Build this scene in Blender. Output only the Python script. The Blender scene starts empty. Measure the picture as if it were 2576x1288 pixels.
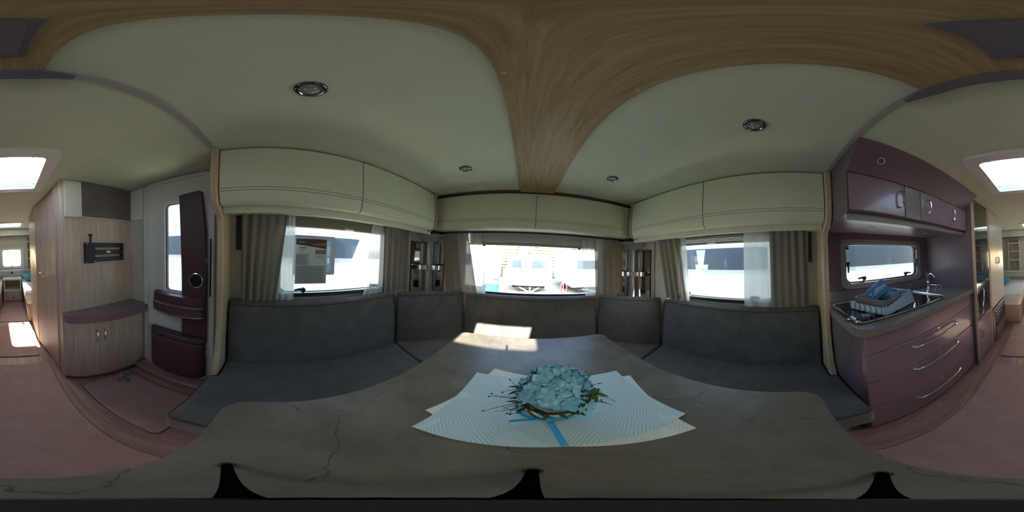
import bpy, bmesh, math, random
from mathutils import Vector, Matrix, Euler
random.seed(7)
PI = math.pi
scn = bpy.context.scene
COL = scn.collection

# ------------------------------------------------------------------ camera
cam_d = bpy.data.cameras.new('camera')
cam_d.type = 'PANO'
try:
    cam_d.panorama_type = 'EQUIRECTANGULAR'
except Exception:
    pass
try:
    cam_d.cycles.panorama_type = 'EQUIRECTANGULAR'
except Exception:
    pass
cam_d.clip_start = 0.005
cam_d.clip_end = 300
cam = bpy.data.objects.new('camera', cam_d)
COL.objects.link(cam)
CAM = Vector((-0.073, 0.0, 1.329))
YAW, PITCH, ROLL = math.radians(4.9), math.radians(1.11), math.radians(-2.31)
Rm = Matrix.Rotation(YAW, 3, 'Z') @ Matrix.Rotation(PITCH, 3, 'X') @ Matrix.Rotation(ROLL, 3, 'Y')
rx, fy, uz = Rm @ Vector((1, 0, 0)), Rm @ Vector((0, 1, 0)), Rm @ Vector((0, 0, 1))
cam.matrix_world = Matrix(((rx.x, uz.x, -fy.x, CAM.x), (rx.y, uz.y, -fy.y, CAM.y), (rx.z, uz.z, -fy.z, CAM.z), (0, 0, 0, 1)))
scn.camera = cam

# ------------------------------------------------------------------ sky, sun, exposure
SUN_DIR = Vector((0.0844, -0.8834, 0.4609)).normalized()      # towards the sun
world = bpy.data.worlds.new('sky')
scn.world = world
world.use_nodes = True
wn = world.node_tree.nodes
sky = wn.new('ShaderNodeTexSky')
sky.sky_type = 'NISHITA'
sky.sun_disc = False
sky.sun_elevation = math.asin(SUN_DIR.z)
sky.sun_rotation = math.atan2(SUN_DIR.x, SUN_DIR.y)
sky.air_density = 1.0
sky.dust_density = 1.5
world.node_tree.links.new(sky.outputs[0], wn['Background'].inputs[0])
wn['Background'].inputs[1].default_value = 0.62
sun_d = bpy.data.lights.new('sun', 'SUN')
sun_d.energy = 20.0
sun_d.angle = math.radians(0.53)
sun_d.color = (1.0, 0.93, 0.82)
sun = bpy.data.objects.new('sun', sun_d)
COL.objects.link(sun)
sun.rotation_euler = SUN_DIR.to_track_quat('Z', 'Y').to_euler()
sun.location = SUN_DIR * 30
vs = scn.view_settings
vs.view_transform = 'Standard'
vs.look = 'None'
vs.exposure = 1.22
vs.gamma = 1.0
vs.use_curve_mapping = False

# ------------------------------------------------------------------ materials
def lin(r, g, b):
    def f(c):
        c /= 255.0
        return c / 12.92 if c <= 0.04045 else ((c + 0.055) / 1.055) ** 2.4
    return (f(r), f(g), f(b), 1.0)

def newmat(name):
    m = bpy.data.materials.new(name)
    m.use_nodes = True
    return m, m.node_tree, m.node_tree.nodes['Principled BSDF']

def M(name, col, rough=0.5, metal=0.0, coat=0.0, spec=0.5, emis=None):
    m, nt, p = newmat(name)
    p.inputs['Base Color'].default_value = col
    p.inputs['Roughness'].default_value = rough
    p.inputs['Metallic'].default_value = metal
    p.inputs['Coat Weight'].default_value = coat
    p.inputs['Specular IOR Level'].default_value = spec
    return m

def tex(nt, scale=(1, 1, 1), rot=(0, 0, 0)):
    tc = nt.nodes.new('ShaderNodeTexCoord')
    mp = nt.nodes.new('ShaderNodeMapping')
    mp.inputs['Scale'].default_value = scale
    mp.inputs['Rotation'].default_value = rot
    nt.links.new(tc.outputs['Object'], mp.inputs['Vector'])
    return mp.outputs['Vector']

def noise(nt, vec, scale, detail=3, rough=0.5, dist=0.0):
    n = nt.nodes.new('ShaderNodeTexNoise')
    n.inputs['Scale'].default_value = scale
    n.inputs['Detail'].default_value = detail
    n.inputs['Roughness'].default_value = rough
    n.inputs['Distortion'].default_value = dist
    if vec is not None:
        nt.links.new(vec, n.inputs['Vector'])
    return n.outputs['Fac']

def ramp(nt, fac, stops):
    r = nt.nodes.new('ShaderNodeValToRGB')
    while len(r.color_ramp.elements) < len(stops):
        r.color_ramp.elements.new(0.5)
    for e, (pos, c) in zip(r.color_ramp.elements, stops):
        e.position = pos
        e.color = c
    nt.links.new(fac, r.inputs['Fac'])
    return r.outputs['Color']

def bump(nt, p, h, strength=0.3, dist=0.002):
    b = nt.nodes.new('ShaderNodeBump')
    b.inputs['Strength'].default_value = strength
    b.inputs['Distance'].default_value = dist
    nt.links.new(h, b.inputs['Height'])
    nt.links.new(b.outputs['Normal'], p.inputs['Normal'])

def mth(nt, op, a, b=None, c=None):
    n = nt.nodes.new('ShaderNodeMath')
    n.operation = op
    for i, x in enumerate((a, b, c)):
        if x is None:
            continue
        if isinstance(x, (int, float)):
            n.inputs[i].default_value = x
        else:
            nt.links.new(x, n.inputs[i])
    return n.outputs[0]

def mix(nt, fac, a, b):
    n = nt.nodes.new('ShaderNodeMix')
    n.data_type = 'RGBA'
    for i, x in ((0, fac), (6, a), (7, b)):
        if isinstance(x, (int, float)):
            n.inputs[i].default_value = x
        elif isinstance(x, tuple):
            n.inputs[i].default_value = x
        else:
            nt.links.new(x, n.inputs[i])
    return n.outputs[2]

def wood(name, c1, c2, c3, scale, rough=0.45, s=1.0):
    m, nt, p = newmat(name)
    v = tex(nt, scale)
    f = noise(nt, v, 3.0 * s, 6, 0.62, 0.6)
    f2 = noise(nt, v, 14.0 * s, 4, 0.6, 0.2)
    k = mth(nt, 'ADD', mth(nt, 'MULTIPLY', f, 0.7), mth(nt, 'MULTIPLY', f2, 0.3))
    nt.links.new(ramp(nt, k, [(0.36, c1), (0.5, c2), (0.64, c3)]), p.inputs['Base Color'])
    p.inputs['Roughness'].default_value = rough
    bump(nt, p, f2, 0.15, 0.001)
    return m

def fabric(name, c1, c2, scale=260, rough=0.95, b=0.5, sheen=0.2):
    m, nt, p = newmat(name)
    v = tex(nt)
    f = noise(nt, v, scale, 3, 0.7)
    g = noise(nt, v, 9, 3, 0.5)
    k = mth(nt, 'ADD', mth(nt, 'MULTIPLY', f, 0.75), mth(nt, 'MULTIPLY', g, 0.25))
    nt.links.new(ramp(nt, k, [(0.38, c1), (0.62, c2)]), p.inputs['Base Color'])
    p.inputs['Roughness'].default_value = rough
    p.inputs['Specular IOR Level'].default_value = 0.15
    p.inputs['Sheen Weight'].default_value = sheen
    bump(nt, p, f, b, 0.003)
    return m

def cloth_thin(name, col, transl, transp, weave=420):
    m = bpy.data.materials.new(name)
    m.use_nodes = True
    nt = m.node_tree
    nt.nodes.clear()
    out = nt.nodes.new('ShaderNodeOutputMaterial')
    d = nt.nodes.new('ShaderNodeBsdfDiffuse')
    t = nt.nodes.new('ShaderNodeBsdfTranslucent')
    tr = nt.nodes.new('ShaderNodeBsdfTransparent')
    v = tex(nt)
    c = ramp(nt, noise(nt, v, weave, 3, 0.7), [(0.35, tuple(x * 0.78 for x in col[:3]) + (1,)), (0.65, col)])
    nt.links.new(c, d.inputs['Color'])
    nt.links.new(c, t.inputs['Color'])
    a = nt.nodes.new('ShaderNodeMixShader')
    a.inputs[0].default_value = transl
    nt.links.new(d.outputs[0], a.inputs[1])
    nt.links.new(t.outputs[0], a.inputs[2])
    b = nt.nodes.new('ShaderNodeMixShader')
    b.inputs[0].default_value = transp
    nt.links.new(a.outputs[0], b.inputs[1])
    nt.links.new(tr.outputs[0], b.inputs[2])
    nt.links.new(b.outputs[0], out.inputs['Surface'])
    return m

def pane_mat(name, tint, refl=0.06):
    m = bpy.data.materials.new(name)
    m.use_nodes = True
    nt = m.node_tree
    nt.nodes.clear()
    out = nt.nodes.new('ShaderNodeOutputMaterial')
    tr = nt.nodes.new('ShaderNodeBsdfTransparent')
    tr.inputs[0].default_value = tint
    g = nt.nodes.new('ShaderNodeBsdfGlossy')
    g.inputs['Roughness'].default_value = 0.03
    mx = nt.nodes.new('ShaderNodeMixShader')
    mx.inputs[0].default_value = refl
    nt.links.new(tr.outputs[0], mx.inputs[1])
    nt.links.new(g.outputs[0], mx.inputs[2])
    nt.links.new(mx.outputs[0], out.inputs['Surface'])
    return m

def K(*c):
    return lin(*c)

MT = {}
MT['ceiling'] = fabric('ceiling_lining', K(206, 212, 186), K(216, 222, 196), 300, 0.9, 0.12, 0.0)
MT['beam'] = wood('brown_oak_beam', K(146, 122, 84), K(166, 142, 100), K(182, 158, 116), (26, 1.2, 26), 0.5)
MT['oak'] = wood('pale_oak', K(182, 160, 144), K(202, 182, 166), K(216, 198, 184), (14, 14, 0.7), 0.5)
MT['oak_edge'] = wood('oak_edging', K(176, 152, 124), K(196, 174, 146), K(210, 190, 164), (30, 30, 1.0), 0.5)
MT['walnut'] = wood('dark_brown_trim', K(58, 40, 34), K(74, 52, 44), K(88, 64, 54), (1.0, 30, 30), 0.45)
MT['locker'] = fabric('cream_locker', K(208, 212, 186), K(216, 220, 194), 500, 0.55, 0.05, 0.0)
MT['stitch'] = M('stitch_grey', K(92, 92, 82), 0.8)
MT['wall'] = fabric('wall_cream', K(198, 192, 176), K(208, 202, 186), 300, 0.7, 0.1, 0.0)
MT['white'] = M('white_plastic', K(222, 222, 214), 0.35)
MT['white_gloss'] = M('white_gloss', K(228, 228, 222), 0.2, coat=0.3)
MT['upholstery'] = fabric('charcoal_upholstery', K(72, 71, 70), K(108, 106, 102), 420, 0.95, 0.6, 0.35)
MT['seatcloth'] = fabric('grey_seat_cloth', K(78, 78, 76), K(114, 113, 108), 420, 0.95, 0.6, 0.35)
MT['piping'] = M('upholstery_piping', K(62, 61, 60), 0.9)
MT['bench'] = wood('bench_oak', K(150, 130, 108), K(172, 152, 130), K(188, 170, 148), (10, 10, 0.8), 0.55)
MT['curtain'] = cloth_thin('taupe_curtain', K(150, 141, 128), 0.15, 0.02)
MT['sheer'] = cloth_thin('white_sheer', K(226, 232, 228), 0.24, 0.17, 600)
MT['pane'] = pane_mat('acrylic_pane', (0.93, 0.95, 0.95, 1), 0.05)
MT['dome'] = pane_mat('clear_dome', (0.95, 0.96, 0.97, 1), 0.04)
MT['mirror'] = M('mirror', (0.78, 0.78, 0.76, 1), 0.03, 1.0)
MT['black'] = M('black_plastic', K(24, 24, 28), 0.4)
MT['rubber'] = M('black_rubber', K(20, 20, 22), 0.6)
MT['chrome'] = M('chrome', (0.75, 0.75, 0.77, 1), 0.12, 1.0)
MT['brushed'] = M('brushed_metal', (0.55, 0.56, 0.58, 1), 0.32, 1.0)
MT['silver'] = M('silver_grey_pillar', K(176, 178, 180), 0.35, 0.3)
MT['frame'] = M('grey_window_frame', K(150, 146, 138), 0.5)
MT['blind'] = fabric('pleated_blind', K(122, 118, 102), K(140, 136, 120), 500, 0.9, 0.1, 0.0)
MT['blindfront'] = fabric('pale_pleated_blind', K(196, 198, 192), K(206, 208, 202), 500, 0.9, 0.1, 0.0)
MT['stripgrey'] = M('warm_grey_strip', K(172, 168, 158), 0.6)
MT['midgrey'] = M('mauve_grey_plastic', K(112, 106, 114), 0.55)
MT['switch'] = M('dark_grey_panel', K(62, 56, 56), 0.5)
MT['kitchen'] = M('plum_grey_laminate', K(138, 116, 126), 0.3, coat=0.25)
MT['kitchen_dark'] = M('dark_plum_laminate', K(108, 90, 98), 0.35, coat=0.15)
MT['worktop'] = fabric('grey_worktop', K(118, 110, 104), K(136, 128, 122), 200, 0.45, 0.08, 0.0)
MT['hobglass'] = M('black_hob_glass', K(20, 18, 20), 0.06, coat=0.5)
MT['fridge'] = M('black_gloss', K(34, 32, 38), 0.08, coat=0.6)
MT['shelfdark'] = M('mauve_grey_board', K(132, 108, 114), 0.45)
MT['panel_dark'] = wood('dark_wood_panel', K(92, 82, 84), K(106, 95, 96), K(118, 106, 106), (2, 20, 20), 0.4)
MT['doorpanel'] = M('dark_door_trim', K(88, 62, 68), 0.5)
MT['carpet'] = fabric('beige_carpet', K(186, 152, 142), K(216, 184, 172), 330, 1.0, 1.0, 0.1)
MT['vinyl'] = wood('vinyl_floor', K(150, 116, 106), K(170, 136, 124), K(188, 154, 142), (8, 0.8, 8), 0.45)
MT['linen'] = fabric('white_linen', K(226, 224, 218), K(238, 236, 230), 60, 0.95, 0.15, 0.0)
MT['bluecloth'] = fabric('blue_pillow', K(86, 150, 172), K(110, 172, 190), 300, 0.95, 0.4, 0.1)
MT['heater'] = M('heater_grey', K(120, 112, 112), 0.45, 0.2)
MT['lens'] = M('frosted_lens', K(150, 152, 144), 0.25)
MT['ring'] = M('dark_chrome', (0.16, 0.16, 0.19, 1), 0.16, 1.0)
MT['paper'] = M('paper', K(190, 198, 200), 0.9)
MT['ink'] = M('grey_print', K(104, 112, 118), 0.9)
MT['inkdark'] = M('dark_print', K(66, 62, 60), 0.9)
MT['inkorange'] = M('orange_print', K(206, 104, 66), 0.9)
MT['vanwhite'] = M('caravan_white', K(196, 203, 203), 0.45)
MT['vanglass'] = M('caravan_tinted_window', K(44, 58, 70), 0.3, spec=0.3)
MT['vanstripe'] = M('caravan_grey_stripe', K(150, 162, 168), 0.4)
MT['tyre'] = M('tyre', K(28, 28, 28), 0.9)
MT['gravel'] = fabric('pale_gravel', K(178, 174, 166), K(214, 210, 202), 12, 1.0, 0.5, 0.0)
MT['fence'] = M('grey_green_board', K(96, 104, 92), 0.8)
MT['hedge'] = fabric('hedge_green', K(54, 76, 40), K(104, 128, 76), 9, 1.0, 1.0, 0.0)
MT['blueplastic'] = M('blue_plastic', K(20, 92, 170), 0.5)
MT['redhose'] = M('red_hose', K(206, 60, 64), 0.5)
MT['steel'] = M('galvanised_steel', (0.5, 0.52, 0.53, 1), 0.45, 0.9)
# hydrangea
MT['potwhite'] = fabric('white_birch_pot', K(216, 218, 204), K(230, 232, 220), 40, 0.7, 0.1, 0.0)
MT['bark'] = M('brown_bark', K(120, 76, 60), 0.9)
m, nt, p = newmat('blue_petal')
oi = nt.nodes.new('ShaderNodeObjectInfo')
nt.links.new(ramp(nt, oi.outputs['Random'], [(0.0, K(92, 158, 188)), (0.6, K(122, 186, 208)), (1.0, K(150, 204, 220))]), p.inputs['Base Color'])
p.inputs['Roughness'].default_value = 0.65
p.inputs['Subsurface Weight'].default_value = 0.0
MT['petal'] = m
MT['petaleye'] = M('petal_centre', K(176, 190, 160), 0.7)
MT['leaf'] = M('ivy_green', K(64, 92, 40), 0.5)
MT['twig'] = M('dark_twig', K(44, 42, 44), 0.8)
MT['berry'] = M('dark_berry', K(44, 50, 72), 0.4)
MT['ribbon'] = fabric('blue_ribbon', K(40, 150, 204), K(66, 176, 222), 300, 0.6, 0.2, 0.0)
MT['tripod'] = M('tripod_black', K(6, 6, 7), 1.0, spec=0.0)

# table: slate laminate with fine veins
m, nt, p = newmat('slate_table')
v = tex(nt)
n1 = noise(nt, v, 5.5, 6, 0.65, 0.4)
n2 = noise(nt, v, 160, 2, 0.6)
base = ramp(nt, mth(nt, 'ADD', mth(nt, 'MULTIPLY', n1, 0.8), mth(nt, 'MULTIPLY', n2, 0.2)), [(0.32, K(92, 87, 76)), (0.5, K(110, 104, 91)), (0.7, K(128, 121, 107))])
dv = nt.nodes.new('ShaderNodeVectorMath')
dv.operation = 'ADD'
nn = nt.nodes.new('ShaderNodeTexNoise')
nn.inputs['Scale'].default_value = 3.0
nn.inputs['Detail'].default_value = 6
nt.links.new(v, nn.inputs['Vector'])
sc_ = nt.nodes.new('ShaderNodeVectorMath')
sc_.operation = 'SCALE'
sc_.inputs[3].default_value = 0.35
nt.links.new(nn.outputs['Color'], sc_.inputs[0])
nt.links.new(v, dv.inputs[0])
nt.links.new(sc_.outputs[0], dv.inputs[1])
vo = nt.nodes.new('ShaderNodeTexVoronoi')
vo.feature = 'DISTANCE_TO_EDGE'
vo.inputs['Scale'].default_value = 2.6
nt.links.new(dv.outputs[0], vo.inputs['Vector'])
crack = mth(nt, 'LESS_THAN', vo.outputs['Distance'], 0.0045)
gate = mth(nt, 'GREATER_THAN', noise(nt, v, 2.3, 3, 0.6), 0.47)
base = mix(nt, mth(nt, 'MULTIPLY', mth(nt, 'MULTIPLY', crack, gate), 0.55), base, K(52, 46, 42))
nt.links.new(base, p.inputs['Base Color'])
p.inputs['Roughness'].default_value = 0.42
bump(nt, p, n2, 0.08, 0.001)
MT['table'] = m

def placemat_mat(name, cbase, cline, cpale):
    m, nt, p = newmat(name)
    v = tex(nt)
    sp = nt.nodes.new('ShaderNodeSeparateXYZ')
    nt.links.new(v, sp.inputs[0])
    x, y = sp.outputs[0], sp.outputs[1]
    P_, Q_ = 0.115, 0.15
    ax = mth(nt, 'ABSOLUTE', mth(nt, 'SUBTRACT', mth(nt, 'MODULO', mth(nt, 'ADD', x, 5.0), P_), P_ / 2))
    ay = mth(nt, 'ABSOLUTE', mth(nt, 'SUBTRACT', mth(nt, 'MODULO', mth(nt, 'ADD', y, 5.0), Q_), Q_ / 2))
    t = mth(nt, 'ADD', mth(nt, 'MULTIPLY', ax, 1.0), mth(nt, 'MULTIPLY', ay, 0.78))
    lines = mth(nt, 'GREATER_THAN', mth(nt, 'FRACT', mth(nt, 'MULTIPLY', t, 95.0)), 0.55)
    cell = nt.nodes.new('ShaderNodeTexVoronoi')
    cell.inputs['Scale'].default_value = 13
    nt.links.new(v, cell.inputs['Vector'])
    sepc = nt.nodes.new('ShaderNodeSeparateColor')
    nt.links.new(cell.outputs['Color'], sepc.inputs[0])
    gate = mth(nt, 'GREATER_THAN', sepc.outputs[0], 0.14)
    wx = mth(nt, 'SINE', mth(nt, 'MULTIPLY', x, 2100.0))
    wy = mth(nt, 'SINE', mth(nt, 'MULTIPLY', y, 2100.0))
    weave = mth(nt, 'MULTIPLY', mth(nt, 'ADD', mth(nt, 'MULTIPLY', wx, wy), 1.0), 0.5)
    b0 = mix(nt, weave, cbase, cpale)
    nt.links.new(mix(nt, mth(nt, 'MULTIPLY', mth(nt, 'MULTIPLY', lines, gate), 0.5), b0, cline), p.inputs['Base Color'])
    p.inputs['Roughness'].default_value = 0.7
    bump(nt, p, weave, 0.25, 0.001)
    return m

MT['mat1'] = placemat_mat('blue_woven_placemat', K(186, 214, 214), K(138, 178, 186), K(216, 232, 228))
MT['mat2'] = placemat_mat('pale_woven_placemat', K(222, 224, 208), K(196, 206, 196), K(236, 236, 220))

# checked tea towel
m, nt, p = newmat('checked_towel')
v = tex(nt)
sp = nt.nodes.new('ShaderNodeSeparateXYZ')
nt.links.new(v, sp.inputs[0])
s1 = mth(nt, 'GREATER_THAN', mth(nt, 'FRACT', mth(nt, 'MULTIPLY', mth(nt, 'ADD', sp.outputs[1], 5.0), 70.0)), 0.6)
s2 = mth(nt, 'GREATER_THAN', mth(nt, 'FRACT', mth(nt, 'MULTIPLY', mth(nt, 'ADD', mth(nt, 'ADD', sp.outputs[0], sp.outputs[2]), 5.0), 70.0)), 0.6)
nt.links.new(ramp(nt, mth(nt, 'MULTIPLY', mth(nt, 'ADD', s1, s2), 0.5), [(0.0, K(206, 214, 220)), (0.5, K(136, 160, 186)), (1.0, K(84, 112, 150))]), p.inputs['Base Color'])
p.inputs['Roughness'].default_value = 0.95
MT['towel'] = m
MT['basket'] = wood('grey_basket_weave', K(104, 96, 104), K(124, 114, 120), K(142, 132, 136), (60, 60, 60), 0.8)
MT['mug'] = M('blue_grey_enamel', K(104, 138, 160), 0.3)
MT['boxblue'] = M('blue_carton', K(56, 130, 186), 0.4)
MT['boxcream'] = M('cream_print', K(240, 222, 190), 0.5)
MT['boxorange'] = M('orange_carton_print', K(214, 128, 66), 0.5)
MT['boxgreen'] = M('green_carton_print', K(150, 166, 92), 0.5)

# ------------------------------------------------------------------ mesh helpers
class MB:
    def __init__(s):
        s.v, s.f = [], []
    def add(s, vs_, fs):
        o = len(s.v)
        s.v += [tuple(x) for x in vs_]
        s.f += [tuple(i + o for i in f) for f in fs]
        return s
    def box(s, x0, x1, y0, y1, z0, z1):
        return s.add([(x0, y0, z0), (x1, y0, z0), (x1, y1, z0), (x0, y1, z0), (x0, y0, z1), (x1, y0, z1), (x1, y1, z1), (x0, y1, z1)],
                     [(0, 3, 2, 1), (4, 5, 6, 7), (0, 1, 5, 4), (1, 2, 6, 5), (2, 3, 7, 6), (3, 0, 4, 7)])
    def prism(s, pts, a0, a1, axis):
        def at(p, a):
            return (a, p[0], p[1]) if axis == 'x' else (p[0], a, p[1]) if axis == 'y' else (p[0], p[1], a)
        n = len(pts)
        return s.add([at(p, a0) for p in pts] + [at(p, a1) for p in pts],
                     [tuple(range(n)), tuple(range(2 * n - 1, n - 1, -1))] + [(i, (i + 1) % n, n + (i + 1) % n, n + i) for i in range(n)])
    def ring(s, outer, inner, a0, a1, axis):
        def at(p, a):
            return (a, p[0], p[1]) if axis == 'x' else (p[0], a, p[1]) if axis == 'y' else (p[0], p[1], a)
        n = len(outer)
        V = [at(p, a0) for p in outer] + [at(p, a0) for p in inner] + [at(p, a1) for p in outer] + [at(p, a1) for p in inner]
        F = []
        for i in range(n):
            j = (i + 1) % n
            F += [(i, j, n + j, n + i), (2 * n + i, 3 * n + i, 3 * n + j, 2 * n + j), (i, 2 * n + i, 2 * n + j, j), (n + i, n + j, 3 * n + j, 3 * n + i)]
        return s.add(V, F)
    def tube(s, path, r, n=8, closed=False, rz=None):
        P = [Vector(q) for q in path]
        k = len(P)
        R = r if isinstance(r, (list, tuple)) else [r] * k
        V, F = [], []
        up = None
        for i, q in enumerate(P):
            a = P[(i - 1) % k] if (closed or i > 0) else q
            b = P[(i + 1) % k] if (closed or i < k - 1) else q
            t = (b - a)
            t = t.normalized() if t.length > 1e-9 else Vector((0, 0, 1))
            if up is None:
                up = Vector((0, 0, 1)) if abs(t.z) < 0.9 else Vector((1, 0, 0))
            sdir = t.cross(up)
            if sdir.length < 1e-6:
                sdir = t.cross(Vector((0, 1, 0.3)))
            sdir.normalize()
            u2 = sdir.cross(t).normalized()
            up = u2
            for j in range(n):
                an = 2 * PI * j / n
                V.append(q + (sdir * math.cos(an) + u2 * math.sin(an) * (rz or 1)) * R[i])
        m_ = k if closed else k - 1
        for i in range(m_):
            for j in range(n):
                a, b = i * n + j, i * n + (j + 1) % n
                c, d = ((i + 1) % k) * n + (j + 1) % n, ((i + 1) % k) * n + j
                F.append((a, b, c, d))
        if not closed:
            F += [tuple(range(n - 1, -1, -1)), tuple(range((k - 1) * n, k * n))]
        return s.add(V, F)
    def lathe(s, prof, n=24, c=(0, 0, 0), cap=True):
        V, F = [], []
        for r, z in prof:
            for j in range(n):
                a = 2 * PI * j / n
                V.append((c[0] + r * math.cos(a), c[1] + r * math.sin(a), c[2] + z))
        for i in range(len(prof) - 1):
            for j in range(n):
                F.append((i * n + j, i * n + (j + 1) % n, (i + 1) * n + (j + 1) % n, (i + 1) * n + j))
        if cap:
            F += [tuple(range(n - 1, -1, -1)), tuple(range((len(prof) - 1) * n, len(prof) * n))]
        return s.add(V, F)
    def grid(s, fn, nu, nv):
        V = [fn(i / nu, j / nv) for j in range(nv + 1) for i in range(nu + 1)]
        w = nu + 1
        return s.add(V, [(j * w + i, j * w + i + 1, (j + 1) * w + i + 1, (j + 1) * w + i) for j in range(nv) for i in range(nu)])
    def move(s, mat):
        s.v = [tuple(mat @ Vector(q)) for q in s.v]
        return s
    def build(s, name, mat, parent=None, bevel=0.0, seg=2, smooth=False, solid=0.0, kind=None, label=None, ang=40, subs=0):
        me = bpy.data.meshes.new(name)
        me.from_pydata(s.v, [], s.f)
        bm = bmesh.new()
        bm.from_mesh(me)
        bmesh.ops.recalc_face_normals(bm, faces=bm.faces)
        bm.to_mesh(me)
        bm.free()
        me.materials.append(MT[mat] if isinstance(mat, str) else mat)
        if smooth or bevel:
            me.polygons.foreach_set('use_smooth', [True] * len(me.polygons))
            me.set_sharp_from_angle(angle=math.radians(ang))
        o = bpy.data.objects.new(name, me)
        COL.objects.link(o)
        if bevel:
            b = o.modifiers.new('bevel', 'BEVEL')
            b.width = bevel
            b.segments = seg
            b.limit_method = 'ANGLE'
            b.angle_limit = math.radians(35)
        if subs:
            q = o.modifiers.new('subsurf', 'SUBSURF')
            q.levels = q.render_levels = subs
        if solid:
            q = o.modifiers.new('solid', 'SOLIDIFY')
            q.thickness = solid
        if parent is not None:
            o.parent = parent
            o.matrix_parent_inverse = Matrix.Translation(-parent.location)
        if kind:
            o['kind'] = kind
        if label:
            o['label'] = label
        return o

def B(*a):
    return MB().box(*a)

def tag(o, label, cat, group=None):
    o['label'] = label
    o['category'] = cat
    if group:
        o['group'] = group
    return o

def thing(name, label, cat, loc=(0, 0, 0), group=None):
    o = bpy.data.objects.new(name, None)
    o.empty_display_size = 0.05
    COL.objects.link(o)
    o.location = loc
    return tag(o, label, cat, group)

def struct_root(name, loc=(0, 0, 0), label=None):
    o = bpy.data.objects.new(name, None)
    o.empty_display_size = 0.05
    COL.objects.link(o)
    o.location = loc
    o['kind'] = 'structure'
    if label:
        o['label'] = label
    return o

def struct(name, mb, mat, label=None, **k):
    o = mb.build(name, mat, kind='structure', **k)
    if label:
        o['label'] = label
    return o

def rrect(u0, u1, w0, w1, r, n=5):
    if not isinstance(r, (tuple, list)):
        r = (r, r, r, r)
    out = []
    for (cx, cy, a0, rr) in ((u1 - r[0], w1 - r[0], 0, r[0]), (u0 + r[1], w1 - r[1], PI / 2, r[1]), (u0 + r[2], w0 + r[2], PI, r[2]), (u1 - r[3], w0 + r[3], 1.5 * PI, r[3])):
        for i in range(n + 1):
            a = a0 + (PI / 2) * i / n
            out.append((cx + rr * math.cos(a), cy + rr * math.sin(a)))
    return out

def holed(axis, c0, c1, u0, u1, z0, z1, holes):
    us = sorted({u0, u1} | {h[0] for h in holes} | {h[1] for h in holes})
    zs = sorted({z0, z1} | {h[2] for h in holes} | {h[3] for h in holes})
    mb = MB()
    for i in range(len(us) - 1):
        for j in range(len(zs) - 1):
            um, zm = (us[i] + us[i + 1]) / 2, (zs[j] + zs[j + 1]) / 2
            if any(h[0] < um < h[1] and h[2] < zm < h[3] for h in holes):
                continue
            if axis == 'x':
                mb.box(c0, c1, us[i], us[i + 1], zs[j], zs[j + 1])
            elif axis == 'y':
                mb.box(us[i], us[i + 1], c0, c1, zs[j], zs[j + 1])
            else:
                mb.box(us[i], us[i + 1], zs[j], zs[j + 1], c0, c1)
    return mb

# ------------------------------------------------------------------ the shell
XW, YF, YR, ZC = 1.19, 1.63, -4.65, 1.95
struct('floor', B(-XW, XW, YR, YF, -0.04, 0.0), 'vinyl')
SKY = (-0.28, 0.25, -1.47, -0.91)
SKY2 = (-0.25, 0.23, -3.86, -3.38)  # opening for the added hatch, lets more daylight into the rear
struct('ceiling', holed('z', ZC, ZC + 0.035, -XW - .03, XW + .03, YR - .03, YF + .03, [SKY, SKY2]), 'ceiling')
WL = (0.06, 0.93, 1.0, 1.565)       # side windows (y0,y1,z0,z1)
DOOR = (-1.03, -0.42, 0.12, 1.92)
WK = (-1.36, -0.50, 1.12, 1.475)
struct('wall_left', holed('x', -XW - .03, -XW, YR, YF, 0, ZC, [WL, DOOR]), 'wall')
struct('wall_right', holed('x', XW, XW + .03, YR, YF, 0, ZC, [WL, WK]), 'wall')
WF = (-0.73, 0.73, 0.95, 1.60)
struct('wall_front', holed('y', YF, YF + .03, -XW - .03, XW + .03, 0, ZC, [WF]), 'wall')
WR = (-0.28, 0.26, 0.93, 1.41)
struct('wall_rear', holed('y', YR - .03, YR, -XW - .03, XW + .03, 0, ZC, [WR]), 'wall')

# washroom: back wall of the cupboard corner and the bulging corridor wall
bath = [(-1.19, -1.28), (-0.47, -1.28), (-0.452, -1.32), (-0.446, -1.46), (-0.43, -1.46), (-0.43, -1.44), (-1.19, -1.31)]
struct('wall_washroom', MB().prism([(-1.19, -1.28), (-0.475, -1.28), (-0.455, -1.30), (-0.45, -1.42), (-0.48, -1.42), (-0.49, -1.31), (-1.19, -1.31)], 0, ZC, 'z'), 'oak', smooth=True)
struct('wall_washroom_corridor', MB().prism([(-0.36, -2.12), (-0.355, -2.3), (-0.355, -2.84), (-1.19, -2.84), (-1.19, -2.81), (-0.385, -2.81), (-0.385, -2.12)], 0, ZC, 'z'), 'oak')
d2 = struct_root('door_2', (-0.42, -1.75, 0), 'pale oak washroom door with chrome lever')
curve = [(-0.45, -1.425), (-0.44, -1.6), (-0.415, -1.8), (-0.385, -1.97), (-0.365, -2.115)]
MB().prism(curve + [(x - 0.03, y) for x, y in reversed(curve)], 0.03, 1.93, 'z').build('door_leaf', 'oak', d2, smooth=True)
B(-0.452, -0.44, -1.43, -1.415, 0.02, 1.94).build('edge_strip', 'oak_edge', d2)
hb = MB().tube([(-0.42, -1.83, 1.08), (-0.36, -1.83, 1.08), (-0.352, -1.82, 1.08), (-0.375, -1.70, 1.085)], 0.008, 8)
h = hb.build('door_handle', 'chrome', d2, smooth=True)
MB().prism(rrect(-1.86, -1.80, 1.02, 1.14, 0.02), -0.425, -0.398, 'x').build('handle_plate', 'chrome', d2)

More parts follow.
